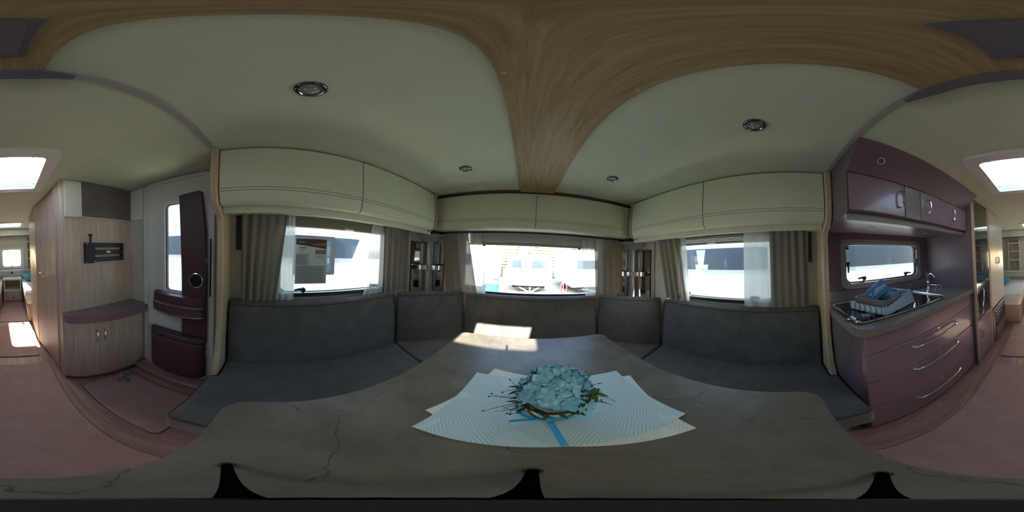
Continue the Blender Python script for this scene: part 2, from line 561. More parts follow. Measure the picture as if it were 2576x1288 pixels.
# ceiling beam in brown oak with screw caps
tb = MB()
tb.prism([(-0.15, 1.938), (-0.12, 1.928), (0.12, 1.928), (0.15, 1.938), (0.15, 1.951), (-0.15, 1.951)], -0.30, 1.372, 'y')
beam = struct('trim_1', tb, 'beam', 'wide brown oak board along the ceiling centre', smooth=True, ang=50)
for x, y in ((-.132, .27), (.132, .268), (-.132, .79), (.132, .77), (-.135, 1.31), (.135, 1.31)):
    MB().lathe([(0.008, -0.004), (0.007, -0.006), (0.001, -0.0065)], 14, (x, y, 1.9375)).build('screw_cap', 'oak_edge', beam, smooth=True)
cs = struct('trim_2', B(-0.9, 0.9, -0.322, -0.292, 1.942, 1.951), 'stripgrey', 'pale strip across the ceiling behind the table', bevel=0.004)
for sgn in (-1,):
    MB().prism([(-0.21, -0.300), (-0.13, -0.290), (0.13, -0.290), (0.21, -0.300), (0.21, -0.314), (0.13, -0.330), (-0.13, -0.330), (-0.21, -0.314)], 1.922, 1.938, 'z').build('centre_piece', 'midgrey', cs)
cp = thing('ceiling_panel', 'dark grey rectangular plastic panel set in the oak ceiling board', 'control panel', (-0.07, -0.155, 1.928))
MB().prism(rrect(-0.112, -0.034, -0.23, -0.08, 0.008), 1.918, 1.929, 'z').build('housing', 'midgrey', cp)
MB().prism(rrect(-0.104, -0.042, -0.222, -0.088, 0.006), 1.914, 1.919, 'z').build('cover', 'midgrey', cp)

# partitions either side (oak, following locker and bench)
def mir(pts, s):
    return [(x * s, z) for x, z in pts]
LP = [(0.885, 1.945), (0.872, 1.78), (0.876, 1.65), (0.89, 1.59), (0.93, 1.548), (0.985, 1.52), (1.0, 1.46), (1.0, 0.98), (0.995, 0.84), (0.975, 0.68), (0.945, 0.56), (0.905, 0.48), (0.905, 0.0), (1.19, 0.0), (1.19, 1.945)]
for i, s in ((3, -1), (4, 1)):
    struct('trim_%d' % i, MB().prism(mir(LP, s), -0.315, -0.275, 'y'), 'oak_edge',
           'curved oak partition beside the entrance door' if s < 0 else 'curved oak partition beside the kitchen', bevel=0.006)

# skylight over the aisle
sk = struct_root('window_6', (-0.015, -1.18, ZC), 'clear roof hatch over the aisle')
o_, i_ = rrect(-0.36, 0.33, -1.55, -0.83, 0.05), rrect(SKY[0], SKY[1], SKY[2], SKY[3], 0.03)
MB().ring(o_, i_, 1.928, 1.952, 'z').build('inner_frame', 'white', sk, smooth=True)
MB().ring(rrect(SKY[0] - .03, SKY[1] + .03, SKY[2] - .03, SKY[3] + .03, 0.04), i_, 1.983, 2.0, 'z').build('outer_frame', 'white', sk)
def domef(u, v):
    x = -0.015 + (u - 0.5) * 0.58
    y = -1.19 + (v - 0.5) * 0.62
    return (x, y, 2.0 + 0.09 * (1 - (2 * u - 1) ** 4) * (1 - (2 * v - 1) ** 4))
MB().grid(domef, 12, 12).build('dome', 'dome', sk, smooth=True, solid=0.003)
for x in (-0.20, 0.17):
    MB().tube([(x, -0.9, 1.935), (x, -0.885, 1.915), (x, -0.87, 1.935)], 0.008, 8).build('latch', 'white', sk, smooth=True)

sk = struct_root('window_7', (-0.01, -3.62, ZC), 'added clear roof hatch to brighten the beds')  # unseen hatch, added to brighten the bedroom and aisle
i_ = rrect(SKY2[0], SKY2[1], SKY2[2], SKY2[3], 0.03)
MB().ring(rrect(-0.32, 0.30, -3.93, -3.31, 0.05), i_, 1.932, 1.952, 'z').build('inner_frame', 'white', sk, smooth=True)
MB().ring(rrect(SKY2[0] - .03, SKY2[1] + .03, SKY2[2] - .03, SKY2[3] + .03, 0.04), i_, 1.983, 2.0, 'z').build('outer_frame', 'white', sk)
MB().grid(lambda u, v: (-0.01 + (u - .5) * .53, -3.62 + (v - .5) * .53, 2.0 + 0.07 * (1 - (2 * u - 1) ** 4) * (1 - (2 * v - 1) ** 4)), 12, 12).build('dome', 'dome', sk, smooth=True, solid=0.003)

# ------------------------------------------------------------------ windows with frames, panes, catches
def catch(parent, P, along, inn, flip=1):
    """black swivel catch; P on the frame, along = unit along lever, inn = unit into the room"""
    P, a, n = Vector(P), Vector(along), Vector(inn)
    up = Vector((0, 0, 1))
    mb = MB()
    mb.tube([P - n * 0.005, P + n * 0.02], 0.016, 10)
    mb.tube([P + n * 0.012, P + n * 0.02 + a * 0.03 + up * 0.006, P + n * 0.018 + a * 0.065], [0.012, 0.009, 0.006], 8)
    mb.tube([P + n * 0.005 + up * 0.002, P + n * 0.004 - up * 0.035], 0.011, 8)
    return mb.build('catch', 'black', parent, smooth=True)

for i, s in ((1, -1), (3, 1)):
    w = struct_root('window_%d' % i, (s * XW, 0.5, 1.28), 'hinged side window %s the dinette' % ('left of' if s < 0 else 'right of'))
    y0, y1, z0, z1 = WL
    a, b = sorted((s * (XW - 0.012), s * (XW + 0.012)))
    MB().ring(rrect(y0 - .03, y1 + .03, z0 - .03, z1 + .03, 0.05), rrect(y0 + .012, y1 - .012, z0 + .012, z1 - .012, 0.05), a, b, 'x').build('window_frame', 'frame', w, smooth=True)
    a, b = sorted((s * (XW + 0.006), s * (XW + 0.028)))
    MB().ring(rrect(y0, y1, z0, z1, 0.05), rrect(y0 + .018, y1 - .018, z0 + .035, z1 - .018, 0.045), a, b, 'x').build('rubber_seal', 'rubber', w, smooth=True)
    a, b = sorted((s * (XW + 0.02), s * (XW + 0.026)))
    MB().prism(rrect(y0 + .01, y1 - .01, z0 + .01, z1 - .01, 0.04), a, b, 'x').build('pane', 'pane', w)
    a, b = sorted((s * (XW - 0.03), s * (XW - 0.004)))
    B(a, b, y0 + .02, y1 - .02, z0 + 0.004, z0 + 0.03).build('bottom_rail', 'black', w, bevel=0.004)
    B(a, b, y0 + .02, y1 - .02, z0 + 0.031, z0 + 0.034).build('rail_strip', 'brushed', w)
    catch(w, (s * (XW - 0.012), 0.235, z0 + 0.055), (0, -1, 0), (-s, 0, 0))
    catch(w, (s * (XW - 0.012), 0.80, z0 + 0.055), (0, 1, 0), (-s, 0, 0))
    # folded pleated blind at the head
    bl = thing('window_blind', 'grey pleated blind folded at the head of the %s side window' % ('left' if s < 0 else 'right'), 'blind', (s * (XW - .02), 0.5, 1.5), 'folded blinds of the side windows')
    a, b = sorted((s * (XW - 0.034), s * (XW - 0.008)))
    B(a, b, y0 - .01, y1 + .01, 1.548, 1.5605).build('cassette', 'blind', bl, bevel=0.004)
    for k in range(4):
        B(a, b - 0.006 if s > 0 else b, y0 + .01, y1 - .01, 1.502 + 0.0115 * k, 1.510 + 0.0115 * k).build('pleat', 'blind', bl, bevel=0.002)
    B(a, b, y0 + .005, y1 - .005, 1.488, 1.500).build('bottom_bar', 'frame', bl, bevel=0.003)
    a2 = a if s > 0 else b
    MB().tube([(a2 - s * 0.004, 0.53, 1.495), (a2 - s * 0.004, 0.60, 1.495)], 0.007, 8).build('grip', 'white', bl, smooth=True)

w = struct_root('window_2', (0, YF, 1.28), 'front window behind the dinette')
x0, x1, z0, z1 = WF
MB().ring(rrect(x0 - .03, x1 + .03, z0 - .03, z1 + .03, 0.05), rrect(x0 + .01, x1 - .01, z0 + .01, z1 - .01, 0.05), YF - .012, YF + .012, 'y').build('window_frame', 'frame', w, smooth=True)
MB().ring(rrect(x0, x1, z0, z1, 0.05), rrect(x0 + .018, x1 - .018, z0 + .03, z1 - .018, 0.045), YF + .006, YF + .028, 'y').build('rubber_seal', 'rubber', w, smooth=True)
MB().prism(rrect(x0 + .01, x1 - .01, z0 + .01, z1 - .01, 0.04), YF + .02, YF + .026, 'y').build('pane', 'pane', w)
bl = thing('window_blind', 'pale pleated blind lowered a little way over the front window', 'blind', (0, YF - .03, 1.55))
x0, x1 = -0.68, 0.68
B(-0.72, 0.72, YF - .038, YF - .014, 1.578, 1.5945).build('cassette', 'white', bl, bevel=0.004)
for k in range(6):
    zz = 1.492 + 0.0175 * k
    MB().prism([(YF - .036, zz), (YF - .022, zz - 0.0085), (YF - .018, zz - 0.0085), (YF - .032, zz), (YF - .018, zz + 0.0085), (YF - .022, zz + 0.0085)], x0 + .03, x1 - .03, 'x').build('pleat', 'blindfront', bl)
B(x0 + .02, x1 - .02, YF - .038, YF - .016, 1.462, 1.484).build('bottom_bar', 'frame', bl, bevel=0.003)
for x in (-0.512, 0.452):
    B(x, x + .03, YF - .038, YF - .02, 1.450, 1.462).build('end_clip', 'black', bl)

w = struct_root('window_4', (XW, -0.93, 1.3), 'kitchen window with four black catches')
y0, y1, z0, z1 = WK
MB().ring(rrect(y0 - .05, y1 + .03, z0 - .035, z1 + .03, 0.06), rrect(y0 + .01, y1 - .01, z0 + .01, z1 - .01, 0.06), XW - .022, XW + .01, 'x').build('window_frame', 'frame', w, smooth=True)
MB().ring(rrect(y0, y1, z0, z1, 0.06), rrect(y0 + .022, y1 - .022, z0 + .022, z1 - .016, 0.05), XW - .004, XW + .024, 'x').build('rubber_seal', 'rubber', w, smooth=True)
MB().prism(rrect(y0 + .01, y1 - .01, z0 + .01, z1 - .01, 0.05), XW + .02, XW + .026, 'x').build('pane', 'pane', w)
MB().tube([(XW - .018, y0 + .03, z0 + 0.002), (XW - .018, y1 - .03, z0 + 0.002)], 0.004, 8).build('sill_strip', 'chrome', w, smooth=True)
B(XW + .004, XW + .012, y1 - .115, y1 - .02, z0 + .02, z1 - .02).build('fly_screen_edge', 'pane', w)
for (yy, dy) in ((-0.68, 1), (-1.17, -1)):
    catch(w, (XW - .012, yy, z0 + 0.05), (0, dy, 0), (-1, 0, 0))
for yy in (-0.53, -1.335):
    P = Vector((XW - .012, yy, 1.30))
    MB().tube([P, P + Vector((-.02, 0, 0))], 0.016, 10).tube([P + Vector((-.014, 0, 0)), P + Vector((-.02, 0, -.035)), P + Vector((-.016, 0, -.075))], [0.012, 0.009, 0.006], 8).build('catch', 'black', w, smooth=True)
    B(XW - .02, XW, yy - .015, yy + .02, 1.42, 1.44).build('stay', 'black', w, bevel=0.003)

w = struct_root('window_5', (0, YR, 1.17), 'small rear window above the nightstand')
x0, x1, z0, z1 = WR
MB().ring(rrect(x0 - .06, x1 + .06, z0 - .06, z1 + .05, 0.05), rrect(x0 + .004, x1 - .004, z0 + .004, z1 - .004, 0.04), YR - .012, YR + .02, 'y').build('window_frame', 'white', w, smooth=True)
MB().ring(rrect(x0, x1, z0, z1, 0.05), rrect(x0 + .014, x1 - .014, z0 + .014, z1 - .014, 0.045), YR - .028, YR - .006, 'y').build('rubber_seal', 'rubber', w, smooth=True)
MB().prism(rrect(x0 + .006, x1 - .006, z0 + .006, z1 - .006, 0.04), YR - .026, YR - .02, 'y').build('pane', 'pane', w)
catch(w, (-0.01, YR + .012, z0 + .03), (-1, 0, 0), (0, 1, 0))

# ------------------------------------------------------------------ entrance door
d = struct_root('door_1', (-XW, -0.72, 0.12), 'white entrance door with a tall window and dark bins')
dy0, dy1, dz0, dz1 = DOOR
MB().ring(rrect(dy0 - .035, dy1 + .03, dz0 - .02, dz1 + .02, 0.07), rrect(dy0 + .012, dy1 - .012, dz0 + .012, dz1 - .012, 0.06), -1.205, -1.165, 'x').build('door_frame', 'white', d, smooth=True)
DW = (-0.82, -0.60, 0.965, 1.715)
holed('x', -1.21, -1.172, dy0 + .014, dy1 - .014, dz0 + .014, dz1 - .014, [DW]).build('door_leaf', 'white', d)
MB().ring(rrect(-0.845, -0.575, 0.94, 1.745, 0.04), rrect(-0.808, -0.612, 0.98, 1.70, 0.03), -1.175, -1.152, 'x').build('window_frame', 'white', d, smooth=True)
MB().ring(rrect(-0.81, -0.61, 0.975, 1.705, 0.03), rrect(-0.80, -0.62, 0.985, 1.695, 0.025), -1.19, -1.160, 'x').build('rubber_seal', 'rubber', d, smooth=True)
MB().prism(rrect(DW[0] + .002, DW[1] - .002, DW[2] + .002, DW[3] - .002, 0.03), -1.195, -1.19, 'x').build('pane', 'pane', d)
tall = [(-0.665, 1.755), (-0.50, 1.77), (-0.478, 1.76), (-0.445, 1.45), (-0.437, 1.1), (-0.44, 0.62), (-0.64, 0.62), (-0.642, 1.1), (-0.65, 1.4)]
MB().prism(tall, -1.172, -1.136, 'x').build('tall_cover', 'doorpanel', d, bevel=0.006)
def ringp(c, r, rr, n=28):
    return MB().tube([(c[0], c[1] + r * math.cos(2 * PI * k / n), c[2] + r * math.sin(2 * PI * k / n)) for k in range(n)], rr, 8, closed=True)
ringp((-1.132, -0.515, 1.095), 0.052, 0.0055).build('ring_handle', 'chrome', d, smooth=True)
MB().lathe([(0.046, 0), (0.044, 0.006), (0.001, 0.007)], 24).move(Matrix.Translation((-1.136, -0.515, 1.095)) @ Matrix.Rotation(PI / 2, 4, 'Y')).build('ring_recess', 'black', d, smooth=True)
arc = [(-0.915, -1.15), (-0.90, -1.10), (-0.84, -1.075), (-0.72, -1.06), (-0.60, -1.062), (-0.50, -1.08), (-0.448, -1.11), (-0.444, -1.172), (-0.915, -1.172)]
MB().prism([(x, y) for y, x in arc], 0.80, 0.905, 'z').build('shelf_bin', 'doorpanel', d, bevel=0.008)
MB().prism([(x - 0.012, y) for y, x in arc[:7]] + [(-1.172, -0.444), (-1.172, -0.915)], 0.905, 0.968, 'z').build('bin_rim', 'doorpanel', d, bevel=0.004)
for zz in (0.815, 0.893):
    MB().tube([(x + 0.002, y, zz) for y, x in arc[1:7]], 0.004, 8).build('chrome_strip', 'chrome', d, smooth=True)
arc2 = [(-0.955, -1.15), (-0.94, -1.11), (-0.85, -1.085), (-0.70, -1.075), (-0.56, -1.085), (-0.46, -1.11), (-0.44, -1.172), (-0.955, -1.172)]
MB().prism([(x, y) for y, x in arc2], 0.165, 0.56, 'z').build('waste_bin', 'doorpanel', d, bevel=0.02, seg=3)
MB().prism([(x, y) for y, x in arc2], 0.564, 0.615, 'z').build('bin_lid', 'doorpanel', d, bevel=0.012)
B(-1.172, -1.15, -0.65, -0.44, 0.56, 0.70).build('lower_cover', 'doorpanel', d, bevel=0.004)
for zz in (1.23, 0.47):
    B(-1.15, -1.132, -0.442, -0.436, zz, zz + 0.03).build('hinge_pin', 'chrome', d)
cb = MB().tube([(-1.16, -0.415, 1.40), (-1.14, -0.405, 1.30), (-1.125, -0.40, 1.16), (-1.135, -0.405, 1.04), (-1.16, -0.415, 0.98)], 0.006, 8)
cb.build('door_cable', 'rubber', d, smooth=True)
stp = thing('door_step', 'low vinyl covered step inside the entrance door', 'step', (-1.1, -0.72, 0))
B(-1.19, -1.045, -1.08, -0.32, 0.0, 0.105).build('tread', 'vinyl', stp, bevel=0.005)
MB().tube([(-1.044, -1.075, 0.103), (-1.044, -0.325, 0.103)], 0.006, 8).build('nosing', 'brushed', stp, smooth=True)
B(-1.045, -0.985, -1.08, -0.32, 0.0, 0.05).build('lower_ledge', 'vinyl', stp, bevel=0.004)

# ------------------------------------------------------------------ overhead lockers
PR = [(0.912, 1.932), (0.903, 1.84), (0.896, 1.76), (0.895, 1.68), (0.900, 1.62), (0.908, 1.594), (0.924, 1.578), (0.945, 1.572)]
def locker_door(s, ya, yb):
    inner = [(x + 0.02, min(z, 1.932)) for x, z in PR]
    inner[-1] = (0.95, 1.592)
    inner[-2] = (0.94, 1.596)
    inner[-3] = (0.93, 1.606)
    pts = PR + list(reversed(inner))
    return MB().prism([(x * s, z) for x, z in pts], ya, yb, 'y')
def profx(z):
    for (xa, za), (xb, zb) in zip(PR, PR[1:]):
        if zb <= z <= za:
            return xa + (xb - xa) * (za - z) / (za - zb)
    return PR[-1][0]
for s in (-1, 1):
    L = thing('overhead_locker', 'cream overhead locker with two stitched doors above the %s' % ('left window beside the entrance door' if s < 0 else 'right window beside the kitchen'), 'overhead locker', (s * 1.05, 0.5, 1.55), 'side overhead lockers')
    a, b = sorted((s * 0.945, s * 1.188))
    B(a, b, -0.272, 1.374, 1.592, 1.945).build('body', 'switch', L)
    a, b = sorted((s * 0.985, s * 1.188))
    B(a, b, -0.272, 1.36, 1.562, 1.590).build('underside', 'locker', L)
    a, b = sorted((s * 0.972, s * 0.988))
    B(a, b, -0.272, 1.34, 1.535, 1.585).build('valance', 'locker', L, bevel=0.005)
    for ya, yb in ((-0.268, 0.509), (0.515, 1.285)):
        dd = locker_door(s, ya, yb).build('door', 'locker', L, smooth=True, ang=60)
        for zz in (1.664, 1.648):
            MB().tube([(s * (profx(zz) - 0.0003), ya + .003, zz), (s * (profx(zz) - 0.0003), yb - .003, zz)], 0.0012, 6).build('seam', 'stitch', dd)
    EP = [(x - 0.012, z) for x, z in PR] + [(0.975, 1.56), (1.0, 1.60), (1.0, 1.945), (0.90, 1.945)]
    MB().prism([(x * s, z) for x, z in EP], 1.288, 1.312, 'y').build('end_panel', 'oak_edge', L, bevel=0.003)

FL = thing('overhead_locker', 'long cream overhead locker with centre split above the front window', 'overhead locker', (0, 1.5, 1.59))
B(-1.0, 1.0, 1.40, 1.628, 1.612, 1.945).build('body', 'switch', FL)
B(-0.98, 0.98, 1.42, 1.628, 1.596, 1.612).build('underside', 'locker', FL)
PRF = [(1.383, 1.922), (1.377, 1.84), (1.374, 1.74), (1.377, 1.66), (1.384, 1.62), (1.396, 1.602), (1.41, 1.596)]
for xa, xb in ((-0.965, -0.868), (-0.864, -0.002), (0.002, 0.864), (0.868, 0.965)):
    inner = [(y + 0.018, z) for y, z in PRF[:-2]] + [(1.415, 1.615)]
    dd = MB().prism(PRF + list(reversed(inner)), xa, xb, 'x').build('door' if xb - xa > 0.2 else 'side_filler', 'locker', FL, smooth=True, ang=60)
    for zz, yy in ((1.680, 1.3758), (1.664, 1.3765)):
        MB().tube([(xa + .001, yy, zz), (xb - .001, yy, zz)], 0.0012, 6).build('seam', 'stitch', dd)
B(-0.91, 0.91, 1.362, 1.40, 1.925, 1.946).build('top_trim', 'walnut', FL, bevel=0.003)
B(-0.98, 0.98, 1.545, 1.56, 1.578, 1.596).build('curtain_rail', 'black', FL)

# ------------------------------------------------------------------ ceiling lights
LB = [(-0.471, 0.082, 'large left'), (0.471, 0.083, 'large right'), (-0.47, 0.95, 'front left'), (0.474, 0.955, 'front right')]
lab = ['round ceiling spotlight nearest the left overhead locker above the table', 'round ceiling spotlight above the table on the kitchen side', 'round ceiling spotlight left of the oak board near the front locker', 'round ceiling spotlight right of the oak board near the front locker']
for (x, y, _), lb in zip(LB, lab):
    t = thing('ceiling_spotlight', lb, 'ceiling light', (x, y, ZC), 'ceiling spotlights over the dinette')
    MB().lathe([(0.041, 0.0), (0.041, -0.004), (0.036, -0.009), (0.030, -0.009), (0.0285, -0.005), (0.0285, 0.0)], 36, (x, y, ZC), cap=False).build('bezel', 'ring', t, smooth=True, ang=60)
    MB().lathe([(0.031, -0.0095), (0.030, -0.0115), (0.028, -0.0095)], 36, (x, y, ZC), cap=False).build('inner_ring', 'chrome', t, smooth=True, ang=80)
    MB().lathe([(0.0285, -0.004), (0.022, -0.0065), (0.010, -0.008), (0.001, -0.0084)], 30, (x, y, ZC), cap=False).build('lens', 'lens', t, smooth=True, ang=80)
    for k in range(3):
        a = k * 2.1 + 0.5
        MB().lathe([(0.004, -0.0070), (0.003, -0.0092), (0.0005, -0.0098)], 10, (x + 0.014 * math.cos(a), y + 0.014 * math.sin(a), ZC)).build('diode', 'white_gloss', t, smooth=True)

# ------------------------------------------------------------------ dinette: benches, cushions
def bench(s):
    t = thing('bench_base', 'oak bench base under the %s seat' % ('left' if s < 0 else 'right'), 'bench', (s * 0.85, 0.6, 0), 'dinette bench bases')
    a, b = sorted((s * 0.64, s * 1.185))
    B(a, b, -0.272, 1.0, 0.0, 0.335).build('carcass', 'bench', t, bevel=0.004)
    B(*sorted((s * 0.64, s * 0.90)), -0.305, -0.273, 0.0, 0.335).build('end_panel', 'kitchen_dark', t, bevel=0.004)
    a, b = sorted((s * 0.625, s * 0.64))
    for k in range(2):
        B(a, b, -0.25 + k * 0.62, 0.35 + k * 0.62, 0.03, 0.31).build('front_panel', 'bench', t, bevel=0.003)
bench(-1)
bench(1)
t = thing('bench_base', 'oak bench base under the front seat', 'bench', (0, 1.35, 0), 'dinette bench bases')
B(-1.185, 1.185, 1.12, 1.625, 0.0, 0.335).build('carcass', 'bench', t, bevel=0.004)
for k in range(3):
    B(-0.52 + k * 0.35, -0.18 + k * 0.35, 1.105, 1.12, 0.03, 0.31).build('front_panel', 'bench', t, bevel=0.003)

def cushion(name, outline, z0, z1, mat, label, group, bev=0.028, tilt=None, pipe=True):
    cx = sum(p[0] for p in outline) / len(outline)
    cy = sum(p[1] for p in outline) / len(outline)
    t = thing(name, label, 'cushion', (cx, cy, z0), group)
    mb = MB().prism(outline, z0, z1, 'z')
    mb.build('cover', mat, t, bevel=bev, seg=4)
    if pipe:
        pts = [(x, y) for x, y in outline]
        def ins(q, d=0.010):
            return (q[0] + (cx - q[0]) * 0 , q[1])
        loop = [(x * 1.0, y * 1.0, z1 - bev * 0.30) for x, y in pts]
        k = []
        n = len(pts)
        for i in range(n):
            p0, p1, p2 = Vector(pts[i - 1]), Vector(pts[i]), Vector(pts[(i + 1) % n])
            da, db = (p0 - p1).normalized(), (p2 - p1).normalized()
            for q in (p1 + da * bev * 0.9, p1 + (da + db) * bev * 0.32, p1 + db * bev * 0.9):
                k.append((q.x, q.y, z1 - bev * 0.28))
        k = [(x + (cx - x) / max(1e-6, math.hypot(cx - x, cy - y)) * bev * 0.28, y + (cy - y) / max(1e-6, math.hypot(cx - x, cy - y)) * bev * 0.28, z) for x, y, z in k]
        MB().tube(k, 0.0028, 6, closed=True).build('piping', 'piping', t, smooth=True)
    return t

SG = 'dinette seat cushions'
ZS0, ZS1 = 0.336, 0.48
cushion('seat_cushion', [(-1.17, -0.268), (-0.895, -0.268), (-0.895, -0.322), (-0.485, -0.322), (-0.485, 0.845), (-1.07, 1.012), (-1.17, 1.012)], ZS0, ZS1, 'seatcloth', 'grey seat cushion along the left window bench', SG)
cushion('seat_cushion', [(0.485, -0.322), (0.895, -0.322), (0.895, -0.268), (1.17, -0.268), (1.17, 1.045), (1.09, 1.045), (0.485, 0.875)], ZS0, ZS1, 'seatcloth', 'grey seat cushion along the right window bench', SG)
cushion('seat_cushion', [(-1.17, 1.02), (-1.07, 1.02), (-0.487, 0.853), (-0.47, 1.06), (0.47, 1.06), (0.487, 0.883), (1.09, 1.053), (1.17, 1.053), (1.17, 1.61), (-1.17, 1.61)], ZS0, ZS1 - 0.002, 'seatcloth', 'grey front seat cushion filling the corner under the front window', SG)

def back(p0, p1, thick, ztop, label, lean=0.028, zb=0.4815, top_thick=0.078):
    """backrest between plan points p0-p1 (front face at base), body behind (left-hand side of p0->p1)"""
    a, b = Vector(p0), Vector(p1)
    dv_ = (b - a).normalized()
    nrm = Vector((-dv_.y, dv_.x))
    t = thing('back_cushion', label, 'cushion', ((a.x + b.x) / 2 + nrm.x * 0.05, (a.y + b.y) / 2 + nrm.y * 0.05, zb), 'dinette back cushions')
    prof = [(0.0, zb), (0.0, zb + 0.05), (lean * 0.35, zb + 0.28), (lean, ztop - 0.055), (lean + 0.012, ztop - 0.02), (lean + 0.035, ztop), (lean + top_thick - 0.03, ztop), (lean + top_thick - 0.004, ztop - 0.03), (thick, zb + 0.1), (thick, zb)]
    V, n = [], len(prof)
    L = (b - a).length
    for k, (u, e) in enumerate(((0.003, 0), (0.02, 1), (L - 0.02, 1), (L - 0.003, 0))):
        cu, cz = sum(q[0] for q in prof) / n, sum(q[1] for q in prof) / n
        for (w_, z_) in prof:
            if not e:
                w_, z_ = w_ + (cu - w_) * 0.10, z_ + (cz - z_) * 0.03
            V.append((a.x + dv_.x * u + nrm.x * w_, a.y + dv_.y * u + nrm.y * w_, z_))
    F = [tuple(range(n)), tuple(range(4 * n - 1, 3 * n - 1, -1))]
    for k in range(3):
        for i in range(n):
            F.append((k * n + i, k * n + (i + 1) % n, (k + 1) * n + (i + 1) % n, (k + 1) * n + i))
    MB().add(V, F).build('cover', 'upholstery', t, smooth=True, ang=75)
    w_, z_ = lean + 0.006, ztop - 0.03
    MB().tube([(a.x + dv_.x * u + nrm.x * (w_ - 0.001), a.y + dv_.y * u + nrm.y * (w_ - 0.001), z_) for u in (0.012, L * 0.3, L * 0.7, L - 0.012)], 0.0035, 6).build('piping', 'piping', t, smooth=True)
    for u in (0.008, L - 0.008):
        MB().tube([(a.x + dv_.x * u + nrm.x * (q[0] - 0.002), a.y + dv_.y * u + nrm.y * (q[0] - 0.002), q[1]) for q in prof[1:5]], 0.003, 6).build('side_piping', 'piping', t, smooth=True)
    return t
# outline goes so that the body lies behind
back((-1.072, -0.262), (-1.072, 1.012), 0.105, 0.985, 'long charcoal back cushion under the left window')
back((-1.072, 1.02), (-0.655, 1.515), 0.10, 0.98, 'charcoal back cushion across the left front corner')
back((-0.648, 1.515), (0.648, 1.515), 0.11, 0.965, 'charcoal back cushion under the front window catching the sun')
back((0.655, 1.515), (1.078, 1.048), 0.10, 0.98, 'charcoal back cushion across the right front corner')
back((1.078, 1.04), (1.078, -0.262), 0.105, 0.985, 'long charcoal back cushion under the right window')

# dark wall panels and pale boards at the rear end of the side windows
for s in (-1, 1):
    t = thing('wall_speaker', 'slim dark wall panel beside the %s curtain' % ('left' if s < 0 else 'right'), 'speaker', (s * 1.18, -0.205, 1.44))
    a, b = sorted((s * 1.160, s * 1.189))
    B(a, b, -0.232, -0.178, 1.325, 1.56).build('housing', 'switch', t, bevel=0.004)
    a, b = sorted((s * 1.157, s * 1.162))
    B(a, b, -0.226, -0.184, 1.345, 1.545).build('grille', 'black', t)

# ------------------------------------------------------------------ curtains
def curtain(name, mat, label, group, axis, c, t0, t1, b0, b1, zt, zb, folds, amp, ph=0.0, solid=0.0, nx=None, waist=None):
    def f(u, v):
        along = (t0 + (t1 - t0) * u) * (1 - v) + (b0 + (b1 - b0) * u) * v
        if waist:
            wv = math.sin(PI * v) * waist
            mid = (t0 + t1 + b0 + b1) / 4
            along += (mid - along) * wv
        d_ = amp * math.sin(2 * PI * folds * u + ph + 0.5 * v) * (0.55 + 0.45 * v) + 0.25 * amp * math.sin(5.1 * folds * u + 2 * v)
        z = zt + (zb - zt) * v
        return (c + d_, along, z) if axis == 'x' else (along, c + d_, z)
    mb = MB().grid(f, nx or max(16, int(folds * 12)), 10)
    o = mb.build(name, mat, smooth=True, ang=180, solid=solid)
    return tag(o, label, 'curtain', group)
DC, SCg = 'taupe dinette curtains', 'white sheer dinette curtains'
curtain('curtain', 'curtain', 'taupe curtain at the entrance end of the left window', DC, 'x', -1.128, -0.19, 0.112, -0.175, 0.045, 1.572, 0.988, 5, 0.013)
curtain('curtain', 'curtain', 'taupe curtain at the front end of the left window', DC, 'x', -1.128, 0.885, 1.19, 0.90, 1.17, 1.572, 0.988, 4, 0.010, 1.0)
curtain('sheer_curtain', 'sheer', 'white sheer curtain swept aside at the left window beside the poster', SCg, 'x', -1.145, 0.095, 0.165, 0.035, 0.165, 1.570, 0.988, 3, 0.008, solid=0)
curtain('sheer_curtain', 'sheer', 'white sheer curtain at the front end of the left window', SCg, 'x', -1.145, 0.77, 0.90, 0.70, 0.905, 1.570, 0.988, 3.5, 0.009, solid=0)
curtain('curtain', 'curtain', 'taupe curtain at the front end of the right window', DC, 'x', 1.128, 0.88, 1.145, 0.80, 1.03, 1.572, 0.988, 4, 0.012)
curtain('curtain', 'curtain', 'taupe curtain at the kitchen end of the right window', DC, 'x', 1.128, -0.20, 0.09, -0.19, 0.085, 1.572, 0.988, 5, 0.011)
curtain('sheer_curtain', 'sheer', 'narrow white sheer curtain at the front end of the right window', SCg, 'x', 1.145, 0.815, 0.885, 0.775, 0.82, 1.570, 0.988, 2, 0.008, solid=0)
curtain('sheer_curtain', 'sheer', 'wide white sheer curtain drawn partly across the right window', SCg, 'x', 1.145, 0.05, 0.29, 0.06, 0.293, 1.570, 0.988, 2.2, 0.006, solid=0)
curtain('curtain', 'curtain', 'taupe curtain left of the front window', DC, 'y', 1.564, -0.955, -0.665, -0.90, -0.545, 1.585, 0.968, 4, 0.008)
curtain('curtain', 'curtain', 'taupe curtain right of the front window', DC, 'y', 1.564, 0.62, 0.975, 0.655, 0.99, 1.585, 0.968, 4.5, 0.008)
curtain('sheer_curtain', 'sheer', 'white sheer curtain hanging left in the front window', SCg, 'y', 1.580, -0.675, -0.525, -0.565, -0.455, 1.583, 0.968, 3.5, 0.010, solid=0)
curtain('sheer_curtain', 'sheer', 'white sheer curtain gathered right in the front window', SCg, 'y', 1.580, 0.475, 0.625, 0.545, 0.665, 1.583, 0.968, 3.5, 0.012, solid=0)

